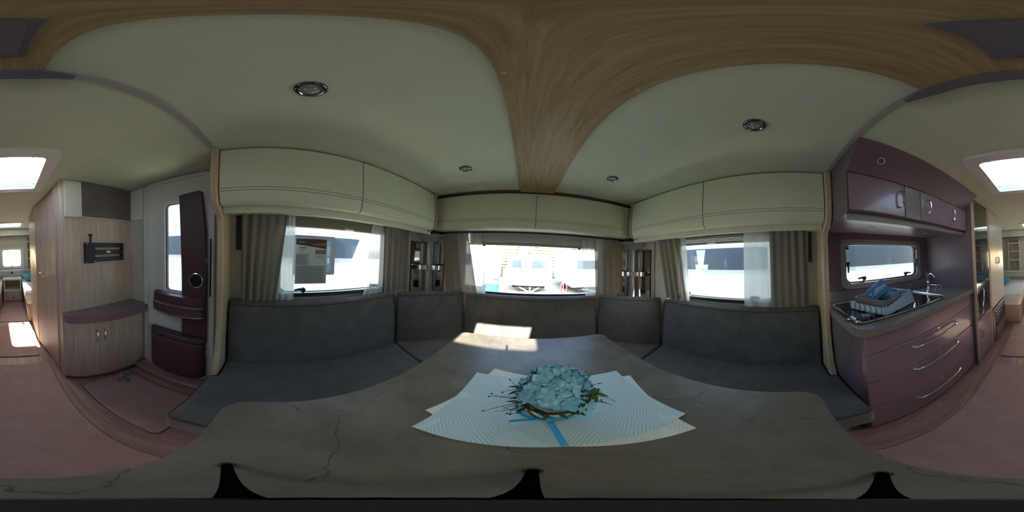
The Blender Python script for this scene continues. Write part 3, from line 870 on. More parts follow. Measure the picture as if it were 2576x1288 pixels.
# ------------------------------------------------------------------ mirrored corner shelves
for s in (-1, 1):
    t = thing('corner_shelf', 'mirrored corner shelf with silver pillar in the %s front corner' % ('left' if s < 0 else 'right'), 'corner shelf', (s * 1.1, 1.55, 0.92), 'mirrored corner shelves')
    a, b = sorted((s * 1.172, s * 1.188))
    B(a, b, 1.245, 1.60, 0.92, 1.56).build('side_board', 'oak', t)
    B(*sorted((s * 0.905, s * 1.17)), 1.606, 1.626, 0.905, 1.56).build('front_board', 'oak', t)
    a, b = sorted((s * 1.164, s * 1.172))
    B(a, b, 1.285, 1.505, 0.925, 1.475).build('mirror_backing', 'black', t)
    B(*sorted((s * 0.945, s * 1.09)), 1.598, 1.606, 0.925, 1.475).build('mirror_backing', 'black', t)
    a, b = sorted((s * 1.160, s * 1.1645))
    for za, zb_ in ((0.93, 1.18), (1.225, 1.47)):
        B(a, b, 1.292, 1.498, za, zb_).build('mirror', 'mirror', t)
        B(*sorted((s * 0.950, s * 1.085)), 1.594, 1.5985, za, zb_).build('mirror', 'mirror', t)
    MB().tube([(s * 1.115, 1.555, 0.915), (s * 1.115, 1.555, 1.50)], 0.042, 20).build('pillar', 'silver', t, smooth=True)
    B(*sorted((s * 1.10, s * 1.17)), 1.54, 1.605, 0.915, 1.50).build('pillar_back', 'silver', t)
    def quarter(r, n=12, pad=0.0):
        c = (1.164, 1.597)
        pts = [c] + [(c[0] - r * math.cos(PI / 2 * k / n), c[1] - r * math.sin(PI / 2 * k / n)) for k in range(n + 1)]
        return [(x * s, y) for x, y in pts]
    MB().prism(quarter(0.235, 16), 1.188, 1.214, 'z').build('shelf', 'silver', t, smooth=True)
    q = quarter(0.238, 16)[1:]
    MB().prism(q + [(x + (1.164 * s - x) * 0.03, y + (1.597 - y) * 0.03) for x, y in reversed(q)], 1.180, 1.226, 'z').build('chrome_edge', 'chrome', t, smooth=True)
    for k in range(7):
        MB().prism(quarter(0.095 + 0.024 * k), 1.479 + 0.0115 * k, 1.490 + 0.0115 * k, 'z').build('crown_step', 'silver', t)

# ------------------------------------------------------------------ poster on the left window
t = thing('window_poster', 'printed information sheet taped to the left window seen from behind', 'poster', (-1.178, 0.287, 1.26))
B(-1.1775, -1.1765, 0.172, 0.402, 1.095, 1.42).build('sheet', 'paper', t)
X0, X1 = -1.1765, -1.1755
MB().prism([(0.178, 1.412), (0.397, 1.412), (0.397, 1.345), (0.178, 1.372)], X0, X1, 'x').build('header', 'inkdark', t)
# mirrored header lettering as it shows through: tall orange strokes
X2 = -1.1748
letters = MB()
yy = 0.390
for wd, hh in ((0.011, 0.026), (0.010, 0.019), (0.010, 0.024), (0.010, 0.019), (0.011, 0.019), (0.009, 0.022), (0.013, 0.016)):
    letters.box(X1, X2, yy - wd, yy - wd + 0.0035, 1.366, 1.366 + hh)
    letters.box(X1, X2, yy - 0.0035, yy, 1.366, 1.366 + hh * 0.9)
    letters.box(X1, X2, yy - wd, yy, 1.373, 1.377)
    yy -= wd + 0.0035
letters.build('orange_lettering', 'inkorange', t)
sm = MB()
for k in range(9):
    sm.box(X1, X2, 0.192 + k * 0.0055, 0.1958 + k * 0.0055, 1.386, 1.3905)
sm.build('small_lettering', 'paper', t)
tl = MB()
for k in range(6):
    tl.box(X0, X1, 0.205 + k * 0.0075, 0.2105 + k * 0.0075, 1.345, 1.353)
for k in range(5):
    tl.box(X0, X1, 0.212 + k * 0.006, 0.2165 + k * 0.006, 1.331, 1.335)
tl.build('title_lettering', 'inkdark', t)
B(X0, X1, 0.318, 0.394, 1.308, 1.338).build('price_box', 'ink', t)
pl = MB()
for k in range(6):
    pl.box(X1, X2, 0.332 + k * 0.007, 0.337 + k * 0.007, 1.317, 1.329)
pl.build('price_lettering', 'inkorange', t)
MB().ring([(0.314, 1.272), (0.384, 1.272), (0.384, 1.302), (0.314, 1.302)], [(0.316, 1.274), (0.382, 1.274), (0.382, 1.300), (0.316, 1.300)], X0, X1, 'x').build('price_frame', 'ink', t)
pl = MB()
for k in range(7):
    pl.box(X0, X1, 0.328 + k * 0.0065, 0.332 + k * 0.0065, 1.284, 1.292)
pl.build('price_digits', 'ink', t)
tx = MB()
for k in range(17):
    tx.box(X0, X1, 0.178, 0.276 - 0.008 * ((k * 7) % 4), 1.232 + k * 0.0044, 1.2345 + k * 0.0044)
for k in range(22):
    tx.box(X0, X1, 0.178, 0.396 - 0.006 * ((k * 5) % 4), 1.104 + k * 0.0055, 1.1072 + k * 0.0055)
tx.build('text_lines', 'ink', t)

# ------------------------------------------------------------------ table with its things
t = thing('dining_table', 'large slate grey dining table with rounded corners and steel pillar', 'table', (0, 0.515, 0))
TO = rrect(-0.515, 0.515, -0.112, 1.142, (0.055, 0.055, 0.075, 0.075), 6)
MB().prism(TO, 0.702, 0.7295, 'z').build('tabletop', 'table', t, bevel=0.002)
MB().ring([(x * 1.0015, 0.515 + (y - 0.515) * 1.0012) for x, y in TO], TO, 0.703, 0.7285, 'z').build('edge_band', 'worktop', t)
MB().tube([(0, 0.55, 0.02), (0, 0.55, 0.70)], 0.045, 20).build('pillar', 'brushed', t, smooth=True)
MB().prism(rrect(-0.25, 0.25, 0.30, 0.80, 0.08), 0.0108, 0.024, 'z').build('foot_plate', 'brushed', t, bevel=0.004)
MB().prism(rrect(-0.20, 0.20, 0.35, 0.75, 0.04), 0.685, 0.702, 'z').build('top_plate', 'brushed', t)

def mat_obj(pts, z, mat, label):
    c = Vector((sum(p[0] for p in pts) / 4, sum(p[1] for p in pts) / 4))
    d_ = Vector(pts[3]) - Vector(pts[0])
    ang = math.atan2(d_.y, d_.x)
    loc = Matrix.Translation((c.x, c.y, z)) @ Matrix.Rotation(ang, 4, 'Z')
    inv = loc.inverted()
    lp = [inv @ Vector((p[0], p[1], z)) for p in pts]
    o = MB().prism([(q.x, q.y) for q in lp], 0, 0.002, 'z').build('placemat', mat)
    o.matrix_world = loc
    return tag(o, label, 'placemat', 'placemats on the dining table')
mat_obj([(-0.300, 0.366), (-0.189, 0.738), (0.367, 0.574), (0.252, 0.188)], 0.7296, 'mat2', 'pale cream placemat mostly hidden beneath the blue one')
mat_obj([(-0.272, 0.277), (-0.256, 0.680), (0.338, 0.641), (0.303, 0.250)], 0.7318, 'mat1', 'blue placemat with embossed diamond lines under the hydrangea')

# hydrangea arrangement
HC = Vector((0.022, 0.452, 0.734))
hy = thing('hydrangea_pot', 'blue hydrangea in a white pot tied with blue ribbon on the table', 'flowers', HC)
MB().lathe([(0.058, 0.004), (0.064, 0.012), (0.0655, 0.04), (0.066, 0.068), (0.060, 0.070), (0.056, 0.060)], 32, HC).build('pot', 'potwhite', hy, smooth=True, ang=60)
MB().lathe([(0.061, 0.0), (0.0675, 0.002), (0.067, 0.009), (0.059, 0.011)], 24, HC).build('bark_foot', 'bark', hy, smooth=True)
pr_ = []
DC_ = HC + Vector((0.010, 0.020, 0.098))
MB().lathe([(0.02, -0.02), (0.075, 0.0), (0.092, 0.03), (0.075, 0.062), (0.03, 0.082), (0.001, 0.085)], 24, DC_).build('flower_core', 'petal', hy, smooth=True)
def floret_mesh(cup):
    mb = MB()
    for k in range(4):
        a = k * PI / 2
        ca, sa = math.cos(a), math.sin(a)
        def f(u, v):
            r = 0.003 + 0.0225 * v
            w_ = 0.0145 * math.sin(PI * min(1, 0.12 + 0.80 * v)) ** 0.7
            x_, y_ = r, (u - 0.5) * 2 * w_
            z_ = cup * v * v * 0.010 - 0.006 * ((u - 0.5) * 2) ** 2 + 0.003 * math.sin(4 * u + 3 * v + k)
            return (x_ * ca - y_ * sa, x_ * sa + y_ * ca, z_ + 0.001 * (k % 2))
        mb.grid(f, 4, 4)
    return mb
fm = [floret_mesh(c) for c in (1.0, 0.2, -0.6)]
fo = [q.build('floret', 'petal', hy, smooth=True, ang=180) for q in fm]
for o in fo:
    o.parent = None
eye = MB().lathe([(0.0016, 0), (0.0015, 0.001), (0.0003, 0.0017)], 8)
eyeo = eye.build('eye', 'petaleye', hy, smooth=True)
eyeo.parent = None
first = [True] * 3
usede = [True]
def put_floret(i, mw):
    src = fo[i]
    if first[i]:
        o = src
        first[i] = False
    else:
        o = src.copy()
        COL.objects.link(o)
    o.parent = hy
    o.matrix_parent_inverse = Matrix.Translation(-hy.location)
    o.matrix_basis = mw
    e = eyeo if usede[0] else eyeo.copy()
    if not usede[0]:
        COL.objects.link(e)
    usede[0] = False
    e.parent = o
    e.matrix_parent_inverse = Matrix.Identity(4)
    e.matrix_basis = Matrix.Identity(4)
rng = random.Random(11)
N = 74
for k in range(N):
    zf = 1 - (k + 0.5) / N * 1.08
    az = k * 2.39996 + rng.uniform(-.15, .15)
    el = math.asin(max(-0.25, min(1, zf)))
    n_ = Vector((math.cos(el) * math.cos(az), math.cos(el) * math.sin(az), math.sin(el)))
    P = DC_ + Vector((n_.x * 0.100, n_.y * 0.098, n_.z * 0.085 + 0.012)) * (1 + rng.uniform(-0.04, 0.06))
    tilt_ = (n_ + Vector((rng.uniform(-.3, .3), rng.uniform(-.3, .3), rng.uniform(-.1, .4)))).normalized()
    q = tilt_.to_track_quat('Z', 'Y').to_matrix().to_4x4()
    sc = rng.uniform(0.85, 1.2)
    put_floret(k % 3, Matrix.Translation(P) @ q @ Matrix.Rotation(rng.uniform(0, 6.28), 4, 'Z') @ Matrix.Diagonal((sc, sc, sc, 1)))
# lower drooping florets at the right front
for k in range(10):
    az = math.radians(-62 + k * 9)
    P = HC + Vector((0.105 * math.cos(az), 0.105 * math.sin(az), 0.062 + 0.02 * (k % 2)))
    n_ = Vector((math.cos(az), math.sin(az), 0.45)).normalized()
    put_floret(k % 3, Matrix.Translation(P) @ n_.to_track_quat('Z', 'Y').to_matrix().to_4x4() @ Matrix.Rotation(k * 1.1, 4, 'Z'))
# leaves
def leaf_mesh():
    def f(u, v):
        w_ = 0.009 * math.sin(PI * min(1, v * 0.97 + 0.03)) ** 0.8 * (1 - 0.35 * v)
        return ((u - 0.5) * 2 * w_, 0.042 * v, 0.003 * abs(u - 0.5) * 2 - 0.008 * v * v)
    return MB().grid(f, 4, 6)
lf = leaf_mesh().build('leaf', 'leaf', hy, smooth=True, ang=180)
lf.parent = None
ln = [0]
def put_leaf(P, az, el, sc=1.0):
    o = lf if ln[0] == 0 else lf.copy()
    if ln[0]:
        COL.objects.link(o)
    ln[0] += 1
    o.parent = hy
    o.matrix_parent_inverse = Matrix.Translation(-hy.location)
    o.matrix_basis = Matrix.Translation(P) @ Matrix.Rotation(az - PI / 2, 4, 'Z') @ Matrix.Rotation(el, 4, 'X') @ Matrix.Diagonal((sc, sc, sc, 1))
for k in range(16):        # front-right cluster
    put_leaf(HC + Vector((0.075 + rng.uniform(-.018, .018), -0.055 + rng.uniform(-.018, .018), 0.135 + rng.uniform(-.02, .02))), rng.uniform(-2.2, 1.0), rng.uniform(-.6, .7), 0.85)
for k in range(24):        # wreath round the pot
    a = 2 * PI * k / 24 + rng.uniform(-.1, .1)
    put_leaf(HC + Vector((0.082 * math.cos(a), 0.082 * math.sin(a), 0.082 + rng.uniform(-.012, .015))), a + rng.uniform(-.9, .9), rng.uniform(-.6, .4), rng.uniform(0.6, 0.95))
for k in range(9):         # left cluster
    put_leaf(HC + Vector((-0.085 + rng.uniform(-.02, .01), 0.0 + rng.uniform(-.04, .04), 0.10 + rng.uniform(-.02, .02))), rng.uniform(2.0, 4.4), rng.uniform(-.4, .6), 0.8)
# moss and twig wreath
for k in range(5):
    pts = []
    for j in range(26):
        a = 2 * PI * j / 26
        r = 0.079 + 0.005 * math.sin(3 * a + k * 1.7) + 0.003 * k
        pts.append(HC + Vector((r * math.cos(a), r * math.sin(a), 0.074 + 0.006 * math.sin(2 * a + k) + 0.004 * k)))
    MB().tube(pts, 0.0028 + 0.0006 * (k % 3), 6, closed=True).build('wreath_twig', 'leaf' if k % 2 else 'twig', hy, smooth=True)
for k in range(20):
    side = k % 2
    a = rng.uniform(-0.7, 0.5) if side else rng.uniform(2.5, 3.9)
    P = HC + Vector((0.08 * math.cos(a), 0.08 * math.sin(a), 0.075 + rng.uniform(-.02, .05)))
    pts = [P]
    L_ = rng.uniform(0.05, 0.11)
    b_ = a + rng.uniform(-.4, .4)
    el = rng.uniform(-.35, .45)
    cur = rng.uniform(-1.2, 1.2)
    for j in range(1, 6):
        u = j / 5
        b2 = b_ + cur * u * u
        q = pts[-1] + Vector((math.cos(b2) * math.cos(el), math.sin(b2) * math.cos(el), math.sin(el) - 0.25 * u)) * (L_ / 5)
        q.z = max(q.z, 0.742)
        pts.append(q)
    tw = MB().tube(pts, [0.0014, 0.0013, 0.0012, 0.001, 0.0009, 0.0007], 5).build('twig', 'twig', hy, smooth=True)
    if k % 3 != 2:
        MB().lathe([(0.0005, -0.003), (0.003, -0.0015), (0.0034, 0.0008), (0.002, 0.003), (0.0005, 0.0033)], 8, pts[-1 - (k % 2)]).build('berry', 'berry', tw, smooth=True)
# ribbon
pts = [HC + Vector((0.098 * math.cos(2 * PI * k / 36), 0.090 * math.sin(2 * PI * k / 36), 0.058 + 0.028 * math.cos(2 * PI * k / 36 - 0.2))) for k in range(36)]
def ribbon(path, wdt, name):
    P = [Vector(q) for q in path]
    V = []
    for i, q in enumerate(P):
        tdir = (P[min(i + 1, len(P) - 1)] - P[max(i - 1, 0)]).normalized()
        s_ = tdir.cross(Vector((0, 0, 1)))
        s_ = s_.normalized() if s_.length > 1e-5 else Vector((1, 0, 0))
        V += [q - s_ * wdt, q + s_ * wdt]
    F = [(2 * i, 2 * i + 1, 2 * i + 3, 2 * i + 2) for i in range(len(P) - 1)]
    return MB().add(V, F).build(name, 'ribbon', hy, smooth=True, ang=180, solid=0.0012)
MB().tube(pts, 0.0055, 6, closed=True, rz=0.6).build('ribbon_band', 'ribbon', hy, smooth=True)
K0 = HC + Vector((-0.022, -0.088, 0.052))
MB().lathe([(0.001, -0.008), (0.009, -0.004), (0.011, 0.001), (0.007, 0.007), (0.001, 0.009)], 12, K0).build('ribbon_knot', 'ribbon', hy, smooth=True)
ribbon([K0, (0.004, 0.335, 0.772), (0.009, 0.310, 0.752), (0.011, 0.290, 0.738), (0.012, 0.266, 0.7350)], 0.0065, 'ribbon_tail')
ribbon([K0, K0 + Vector((-0.03, 0.004, -0.004)), K0 + Vector((-0.06, 0.012, -0.022)), K0 + Vector((-0.088, 0.016, -0.040))], 0.0055, 'ribbon_tail')
ribbon([K0, K0 + Vector((-0.018, 0.016, 0.016)), K0 + Vector((-0.036, 0.034, 0.026))], 0.006, 'ribbon_loop')
ribbon([HC + Vector((0.098, 0.02, 0.08)), HC + Vector((0.125, 0.03, 0.06)), HC + Vector((0.145, 0.022, 0.045))], 0.005, 'ribbon_end')

# tabletop tripod that carries the camera
t = thing('tabletop_tripod', 'small black tabletop tripod with slim column standing on the table', 'tripod', (-0.07, 0.01, 0.7296))
hub = Vector((-0.060, 0.014, 0.86))
for fx, fy_ in ((-0.044, 0.167), (-0.218, -0.032), (0.066, -0.069)):
    e = Vector((fx, fy_, 0.738))
    d_ = (e - hub)
    lg = MB().tube([hub + d_ * 0.06 - Vector((0, 0, 0.012)), hub + d_ * 0.5 + Vector((0, 0, 0.004)), e + Vector((0, 0, 0.003))], [0.008, 0.0065, 0.006], 10).build('leg', 'tripod', t, smooth=True)
    MB().lathe([(0.009, -0.0082), (0.0105, -0.003), (0.009, 0.004), (0.004, 0.007)], 14, e).build('foot', 'rubber', lg, smooth=True)
MB().lathe([(0.012, -0.028), (0.022, -0.018), (0.025, 0.0), (0.022, 0.014), (0.012, 0.022)], 24, hub).build('hub', 'tripod', t, smooth=True)
ctop = Vector((-0.0705, 0.0016, 1.262))
MB().tube([hub, hub.lerp(ctop, 0.6)], 0.009, 14).build('column', 'tripod', t, smooth=True)
MB().tube([hub.lerp(ctop, 0.6), hub.lerp(ctop, 0.62), hub.lerp(ctop, 0.97), ctop], [0.005, 0.0068, 0.0068, 0.005], 14).build('camera_mount', 'tripod', t, smooth=True)

# ------------------------------------------------------------------ kitchen (right side)
KX = 0.60
kb = thing('kitchen_base_cabinet', 'plum grey kitchen base cabinet with three wide drawers', 'cabinet', (0.9, -0.92, 0))
MB().prism(rrect(KX + .012, 1.186, -1.528, -0.325, (0.02, 0.06, 0.02, 0.02), 5), 0.06, 0.934, 'z').build('carcass', 'kitchen_dark', kb)
B(KX + .05, 1.18, -1.52, -0.34, 0.0, 0.06).build('plinth', 'black', kb)
B(KX, KX + .018, -1.522, -0.36, 0.815, 0.93).build('fascia', 'kitchen', kb, bevel=0.003)
for (za, zb_, zh) in ((0.595, 0.81, 0.757), (0.335, 0.59, 0.565), (0.065, 0.33, 0.24)):
    dr = B(KX, KX + .018, -1.522, -0.36, za, zb_).build('drawer', 'kitchen', kb, bevel=0.004)
    MB().tube([(KX + .004, -0.665, zh), (KX - .022, -0.675, zh), (KX - .030, -0.72, zh - .002), (KX - .034, -0.92, zh - .006), (KX - .030, -1.11, zh - .002), (KX - .022, -1.155, zh), (KX + .004, -1.165, zh)], 0.0095, 10, rz=0.7).build('handle', 'chrome', dr, smooth=True)
    MB().prism(rrect(-0.935, -0.905, min(zb_ - .035, zh + .032), min(zb_ - .005, zh + .062), 0.003), KX - .004, KX + .004, 'x').build('lock', 'brushed', dr)
    MB().lathe([(0.006, 0), (0.005, 0.004), (0.001, 0.005)], 12).move(Matrix.Translation((KX - .003, -0.92, min(zb_ - .02, zh + .047))) @ Matrix.Rotation(-PI / 2, 4, 'Y')).build('lock_barrel', 'chrome', dr, smooth=True)
t = thing('kitchen_worktop', 'grey kitchen worktop with rounded front corner', 'worktop', (0.88, -0.92, 0.935))
MB().prism(rrect(KX - .025, 1.187, -1.53, -0.318, (0.01, 0.085, 0.01, 0.01), 8), 0.936, 0.982, 'z').build('slab', 'worktop', t, bevel=0.006)
B(1.165, 1.187, -1.53, -0.318, 0.982, 1.075).build('upstand', 'worktop', t, bevel=0.004)
t = thing('splashback', 'dark plum splashback board around the kitchen window', 'splashback', (1.18, -0.9, 1.0))
holed('x', 1.172, 1.188, -1.53, -0.318, 1.076, 1.56, [(WK[0] - .045, WK[1] + .025, WK[2] - .03, WK[3] + .025)]).build('board', 'kitchen_dark', t)
hb_ = thing('hob_sink_unit', 'black glass hob and sink unit with chrome rim set in the worktop', 'hob', (0.87, -0.75, 0.982))
HO = rrect(0.66, 1.10, -1.13, -0.36, (0.03, 0.03, 0.03, 0.03), 5)
MB().prism(HO, 0.9822, 0.994, 'z').build('glass_top', 'hobglass', hb_)
MB().tube([(x, y, 0.993) for x, y in HO], 0.0055, 8, closed=True).build('chrome_rim', 'chrome', hb_, smooth=True)
for yy in (-0.47, -0.62):
    for k in range(2):
        MB().lathe([(0.016, 0), (0.015, 0.014), (0.004, 0.018)], 14, (0.70 + 0.0 * k, yy + k * 0.05, 0.994)).build('knob', 'black', hb_, smooth=True)
MB().prism(rrect(0.72, 0.78, -0.55, -0.43, 0.004), 0.994, 0.997, 'z').build('control_plate', 'brushed', hb_)
MB().tube([(0.68, -1.12, 1.0), (1.07, -1.13, 1.0)], 0.004, 8).build('lid_hinge_bar', 'chrome', hb_, smooth=True)
t = thing('glass_lid', 'upright clear glass splash guard at the bench end of the hob', 'glass panel', (0.9, -0.335, 0.982))
MB().prism(rrect(0.70, 1.16, 0.983, 1.15, (0.01, 0.12, 0.004, 0.004), 8), -0.337, -0.331, 'y').build('sheet', 'pane', t)
for xx in (0.74, 1.12):
    B(xx - .012, xx + .012, -0.345, -0.325, 0.9825, 1.0).build('clamp', 'chrome', t, bevel=0.003)
t = thing('kitchen_tap', 'chrome kitchen tap with arched spout beside the sink', 'tap', (0.90, -1.20, 0.982))
MB().lathe([(0.026, 0), (0.026, 0.008), (0.017, 0.016), (0.016, 0.09), (0.019, 0.10), (0.015, 0.12)], 20, (0.90, -1.20, 0.9822)).build('body', 'chrome', t, smooth=True, ang=50)
MB().tube([(0.90, -1.20, 1.09), (0.895, -1.20, 1.13), (0.875, -1.19, 1.165), (0.84, -1.175, 1.175), (0.80, -1.16, 1.165), (0.785, -1.155, 1.145)], 0.009, 10).build('spout', 'chrome', t, smooth=True)
MB().tube([(0.90, -1.20, 1.10), (0.93, -1.225, 1.14), (0.95, -1.25, 1.18)], [0.008, 0.006, 0.005], 8).build('lever', 'chrome', t, smooth=True)
t = thing('dish_rack', 'thin chrome wire stand beside the kitchen tap', 'rack', (0.86, -1.30, 0.982))
for xa in (0.80, 0.86, 0.92):
    MB().tube([(xa, -1.25, 0.985), (xa, -1.28, 1.05), (xa, -1.38, 1.05), (xa, -1.41, 0.985)], 0.003, 6).build('wire', 'chrome', t, smooth=True)
MB().tube([(0.79, -1.28, 1.05), (0.93, -1.28, 1.05)], 0.003, 6).build('cross_wire', 'chrome', t, smooth=True)

# basket with towel, mugs and sweets box on the hob
BC = Vector((0.86, -0.66, 0.9945))
Rb = Matrix.Translation(BC) @ Matrix.Rotation(math.radians(20), 4, 'Z')
t = thing('storage_basket', 'small grey woven basket standing on the hob', 'basket', BC)
mb = MB()
mb.prism(rrect(-0.11, 0.11, -0.15, 0.15, 0.02), 0, 0.006, 'z')
mb.ring(rrect(-0.125, 0.125, -0.165, 0.165, 0.02), rrect(-0.117, 0.117, -0.157, 0.157, 0.018), 0.0, 0.085, 'z')
mb.move(Rb).build('body', 'basket', t)
for k in range(5):
    MB().tube([Rb @ Vector((x, y, 0.010 + k * 0.018)) for x, y in rrect(-0.1265, 0.1265, -0.1665, 0.1665, 0.02)], 0.004, 6, closed=True).build('weave_band', 'basket', t, smooth=True)
tw = rrect(-0.132, 0.132, -0.172, 0.172, 0.03, 6)
nn_ = len(tw)
V, F = [], []
lvA = [(0.99, 0.006), (0.995, 0.030), (1.03, 0.046), (1.075, 0.048), (1.115, 0.034), (1.125, 0.012), (1.11, 0.004)]
lvB = [(0.86, 0.050), (0.93, 0.082), (0.99, 0.097), (1.03, 0.094), (1.07, 0.062), (1.12, 0.020), (1.17, 0.004)]
lv = lvA
for j in range(len(lvA)):
    for i, (x, y) in enumerate(tw):
        a = math.atan2(y, x)
        w_ = min(1.0, max(0.0, 0.5 - 1.6 * math.sin(a + 0.5)))
        sx = lvA[j][0] * (1 - w_) + lvB[j][0] * w_
        zz = lvA[j][1] * (1 - w_) + lvB[j][1] * w_
        wv = 0.008 * math.sin(5 * a + 0.7 * j) + 0.005 * math.sin(11 * a + j)
        V.append(Rb @ Vector((x * sx + wv * 0.4, y * sx + wv * 0.4, max(0.003, zz + wv * (0.7 if 1 < j < 6 else 0.1)))))
for j in range(len(lv) - 1):
    for i in range(nn_):
        F.append((j * nn_ + i, j * nn_ + (i + 1) % nn_, (j + 1) * nn_ + (i + 1) % nn_, (j + 1) * nn_ + i))
tag(MB().add(V, F).build('tea_towel', 'towel', smooth=True, ang=180, solid=0.002), 'blue checked tea towel draped over the rim of the basket', 'towel')
def mug(P, lbl):
    t = thing('mug', lbl, 'mug', P, 'mugs in the basket')
    MB().lathe([(0.030, 0), (0.040, 0.006), (0.042, 0.10), (0.0405, 0.102), (0.038, 0.10), (0.036, 0.010), (0.001, 0.008)], 24, P, cap=False).build('cup', 'mug', t, smooth=True, ang=50)
    MB().tube([P + Vector((0, 0.040, 0.08)), P + Vector((0, 0.062, 0.075)), P + Vector((0, 0.066, 0.05)), P + Vector((0, 0.058, 0.028)), P + Vector((0, 0.040, 0.024))], 0.005, 8).build('handle', 'mug', t, smooth=True)
mug(Vector(Rb @ Vector((-0.055, -0.035, 0.0065))), 'blue grey mug nearest the camera in the basket')
mug(Vector(Rb @ Vector((0.02, -0.10, 0.0065))), 'blue grey mug further back in the basket near the tap')
t = thing('sweets_box', 'blue cardboard sweets box with cream lettering leaning in the basket', 'box', Rb @ Vector((0.03, 0.06, 0.0065)))
Mb = Matrix.Translation(Rb @ Vector((0.045, 0.035, 0.098))) @ Matrix.Rotation(math.radians(-90 - 12), 4, 'Z') @ Matrix.Rotation(math.radians(78), 4, 'X') @ Matrix.Rotation(math.radians(36), 4, 'Z')
MB().box(-0.10, 0.10, -0.047, 0.047, -0.012, 0.012).move(Mb).build('carton', 'boxblue', t, bevel=0.001)
MB().prism([(-0.099, -0.046), (-0.05, -0.046), (-0.075, 0.046), (-0.099, 0.046)], 0.0121, 0.0126, 'z').move(Mb).build('orange_patch', 'boxorange', t)
MB().prism([(-0.099, -0.046), (-0.080, -0.046), (-0.092, 0.046), (-0.099, 0.046)], 0.0127, 0.0130, 'z').move(Mb).build('green_patch', 'boxgreen', t)
def text_mesh(body, size, name, mat, parent, mw, ext=0.0004):
    cu = bpy.data.curves.new(name, 'FONT')
    cu.body = body
    cu.size = size
    cu.extrude = ext
    cu.align_x = 'CENTER'
    cu.align_y = 'CENTER'
    tmp = bpy.data.objects.new('lettering_tmp', cu)
    COL.objects.link(tmp)
    bpy.context.view_layer.update()
    me = bpy.data.meshes.new_from_object(tmp.evaluated_get(bpy.context.evaluated_depsgraph_get()))
    bpy.data.objects.remove(tmp)
    me.transform(mw)
    me.materials.clear()
    me.materials.append(MT[mat])
    o = bpy.data.objects.new(name, me)
    COL.objects.link(o)
    o.parent = parent
    o.matrix_parent_inverse = Matrix.Translation(-parent.location)
    return o
text_mesh('Toffifee', 0.047, 'lettering', 'boxcream', t, Mb @ Matrix.Translation((0.018, 0.002, 0.0130)))

# upper kitchen cabinet
ku = thing('kitchen_wall_cabinet', 'plum grey kitchen wall cabinet with doors and a roller shutter', 'cabinet', (0.9, -0.92, 1.57))
B(0.65, 1.186, -1.528, -0.318, 1.575, 1.945).build('carcass', 'kitchen_dark', ku)
MB().prism([(0.632, 1.80), (0.50, 1.948), (0.65, 1.948), (0.65, 1.80)], -1.528, -0.318, 'y').build('coved_fascia', 'kitchen_dark', ku)
MB().lathe([(0.022, 0), (0.022, 0.004), (0.017, 0.006), (0.015, 0.002)], 20, cap=False).move(Matrix.Translation((0.565, -0.47, 1.873)) @ Matrix.Rotation(math.radians(228), 4, 'Y')).build('spot_ring', 'brushed', ku, smooth=True)
B(0.70, 1.186, -1.528, -0.318, 1.556, 1.575).build('underside', 'kitchen_dark', ku, bevel=0.004)
B(0.672, 0.70, -1.528, -0.318, 1.540, 1.574).build('light_pelmet', 'frame', ku, bevel=0.004)
for ya, yb, yh in ((-0.682, -0.325, -0.645), (-1.19, -0.832, -0.90), (-1.522, -1.195, -1.24)):
    dr = B(0.632, 0.65, ya, yb, 1.58, 1.797).build('door', 'kitchen', ku, bevel=0.004)
    MB().tube([(0.634, yh, 1.635), (0.605, yh, 1.645), (0.598, yh, 1.69), (0.605, yh, 1.735), (0.634, yh, 1.745)], 0.007, 8).build('handle', 'chrome', dr, smooth=True)
for k in range(18):
    MB().tube([(0.638, -0.688, 1.584 + k * 0.0121), (0.638, -0.826, 1.584 + k * 0.0121)], 0.0063, 8).build('shutter_slat', 'brushed', ku, smooth=True)
for k in range(2):
    MB().lathe([(0.03, 0.0), (0.028, -0.006), (0.001, -0.007)], 20, (0.92, -0.62 - k * 0.6, 1.556)).build('under_light', 'lens', ku, smooth=True)

# fridge tower
fr = thing('fridge_tower', 'tall cupboard with a black gloss refrigerator and grey lower door', 'refrigerator', (0.87, -1.78, 0))
B(0.575, 1.186, -2.03, -1.535, 0.0, 1.945).build('carcass', 'kitchen_dark', fr)
B(0.555, 0.578, -2.06, -2.02, 0.0, 1.945).build('oak_upright', 'oak_edge', fr, bevel=0.003)
B(0.555, 0.578, -1.555, -1.532, 0.0, 1.945).build('front_upright', 'oak_edge', fr, bevel=0.003)
dr = B(0.558, 0.577, -1.985, -1.575, 0.635, 1.90).build('refrigerator_door', 'fridge', fr, bevel=0.004)
for yy in (-1.570, -1.992):
    B(0.556, 0.566, yy - .006, yy + .006, 0.635, 1.90).build('chrome_strip', 'chrome', fr)
MB().tube([(0.560, -1.64, 0.66), (0.535, -1.645, 0.68), (0.53, -1.67, 0.80), (0.535, -1.72, 0.92), (0.560, -1.74, 0.94)], [0.006, 0.010, 0.013, 0.010, 0.006], 10).build('door_pull', 'chrome', dr, smooth=True)
dr = B(0.557, 0.577, -2.015, -1.56, 0.05, 0.60).build('lower_door', 'kitchen', fr, bevel=0.004)
MB().tube([(0.560, -1.63, 0.36), (0.535, -1.625, 0.375), (0.528, -1.625, 0.41), (0.535, -1.625, 0.445), (0.560, -1.63, 0.46)], 0.007, 8).build('handle', 'chrome', dr, smooth=True)

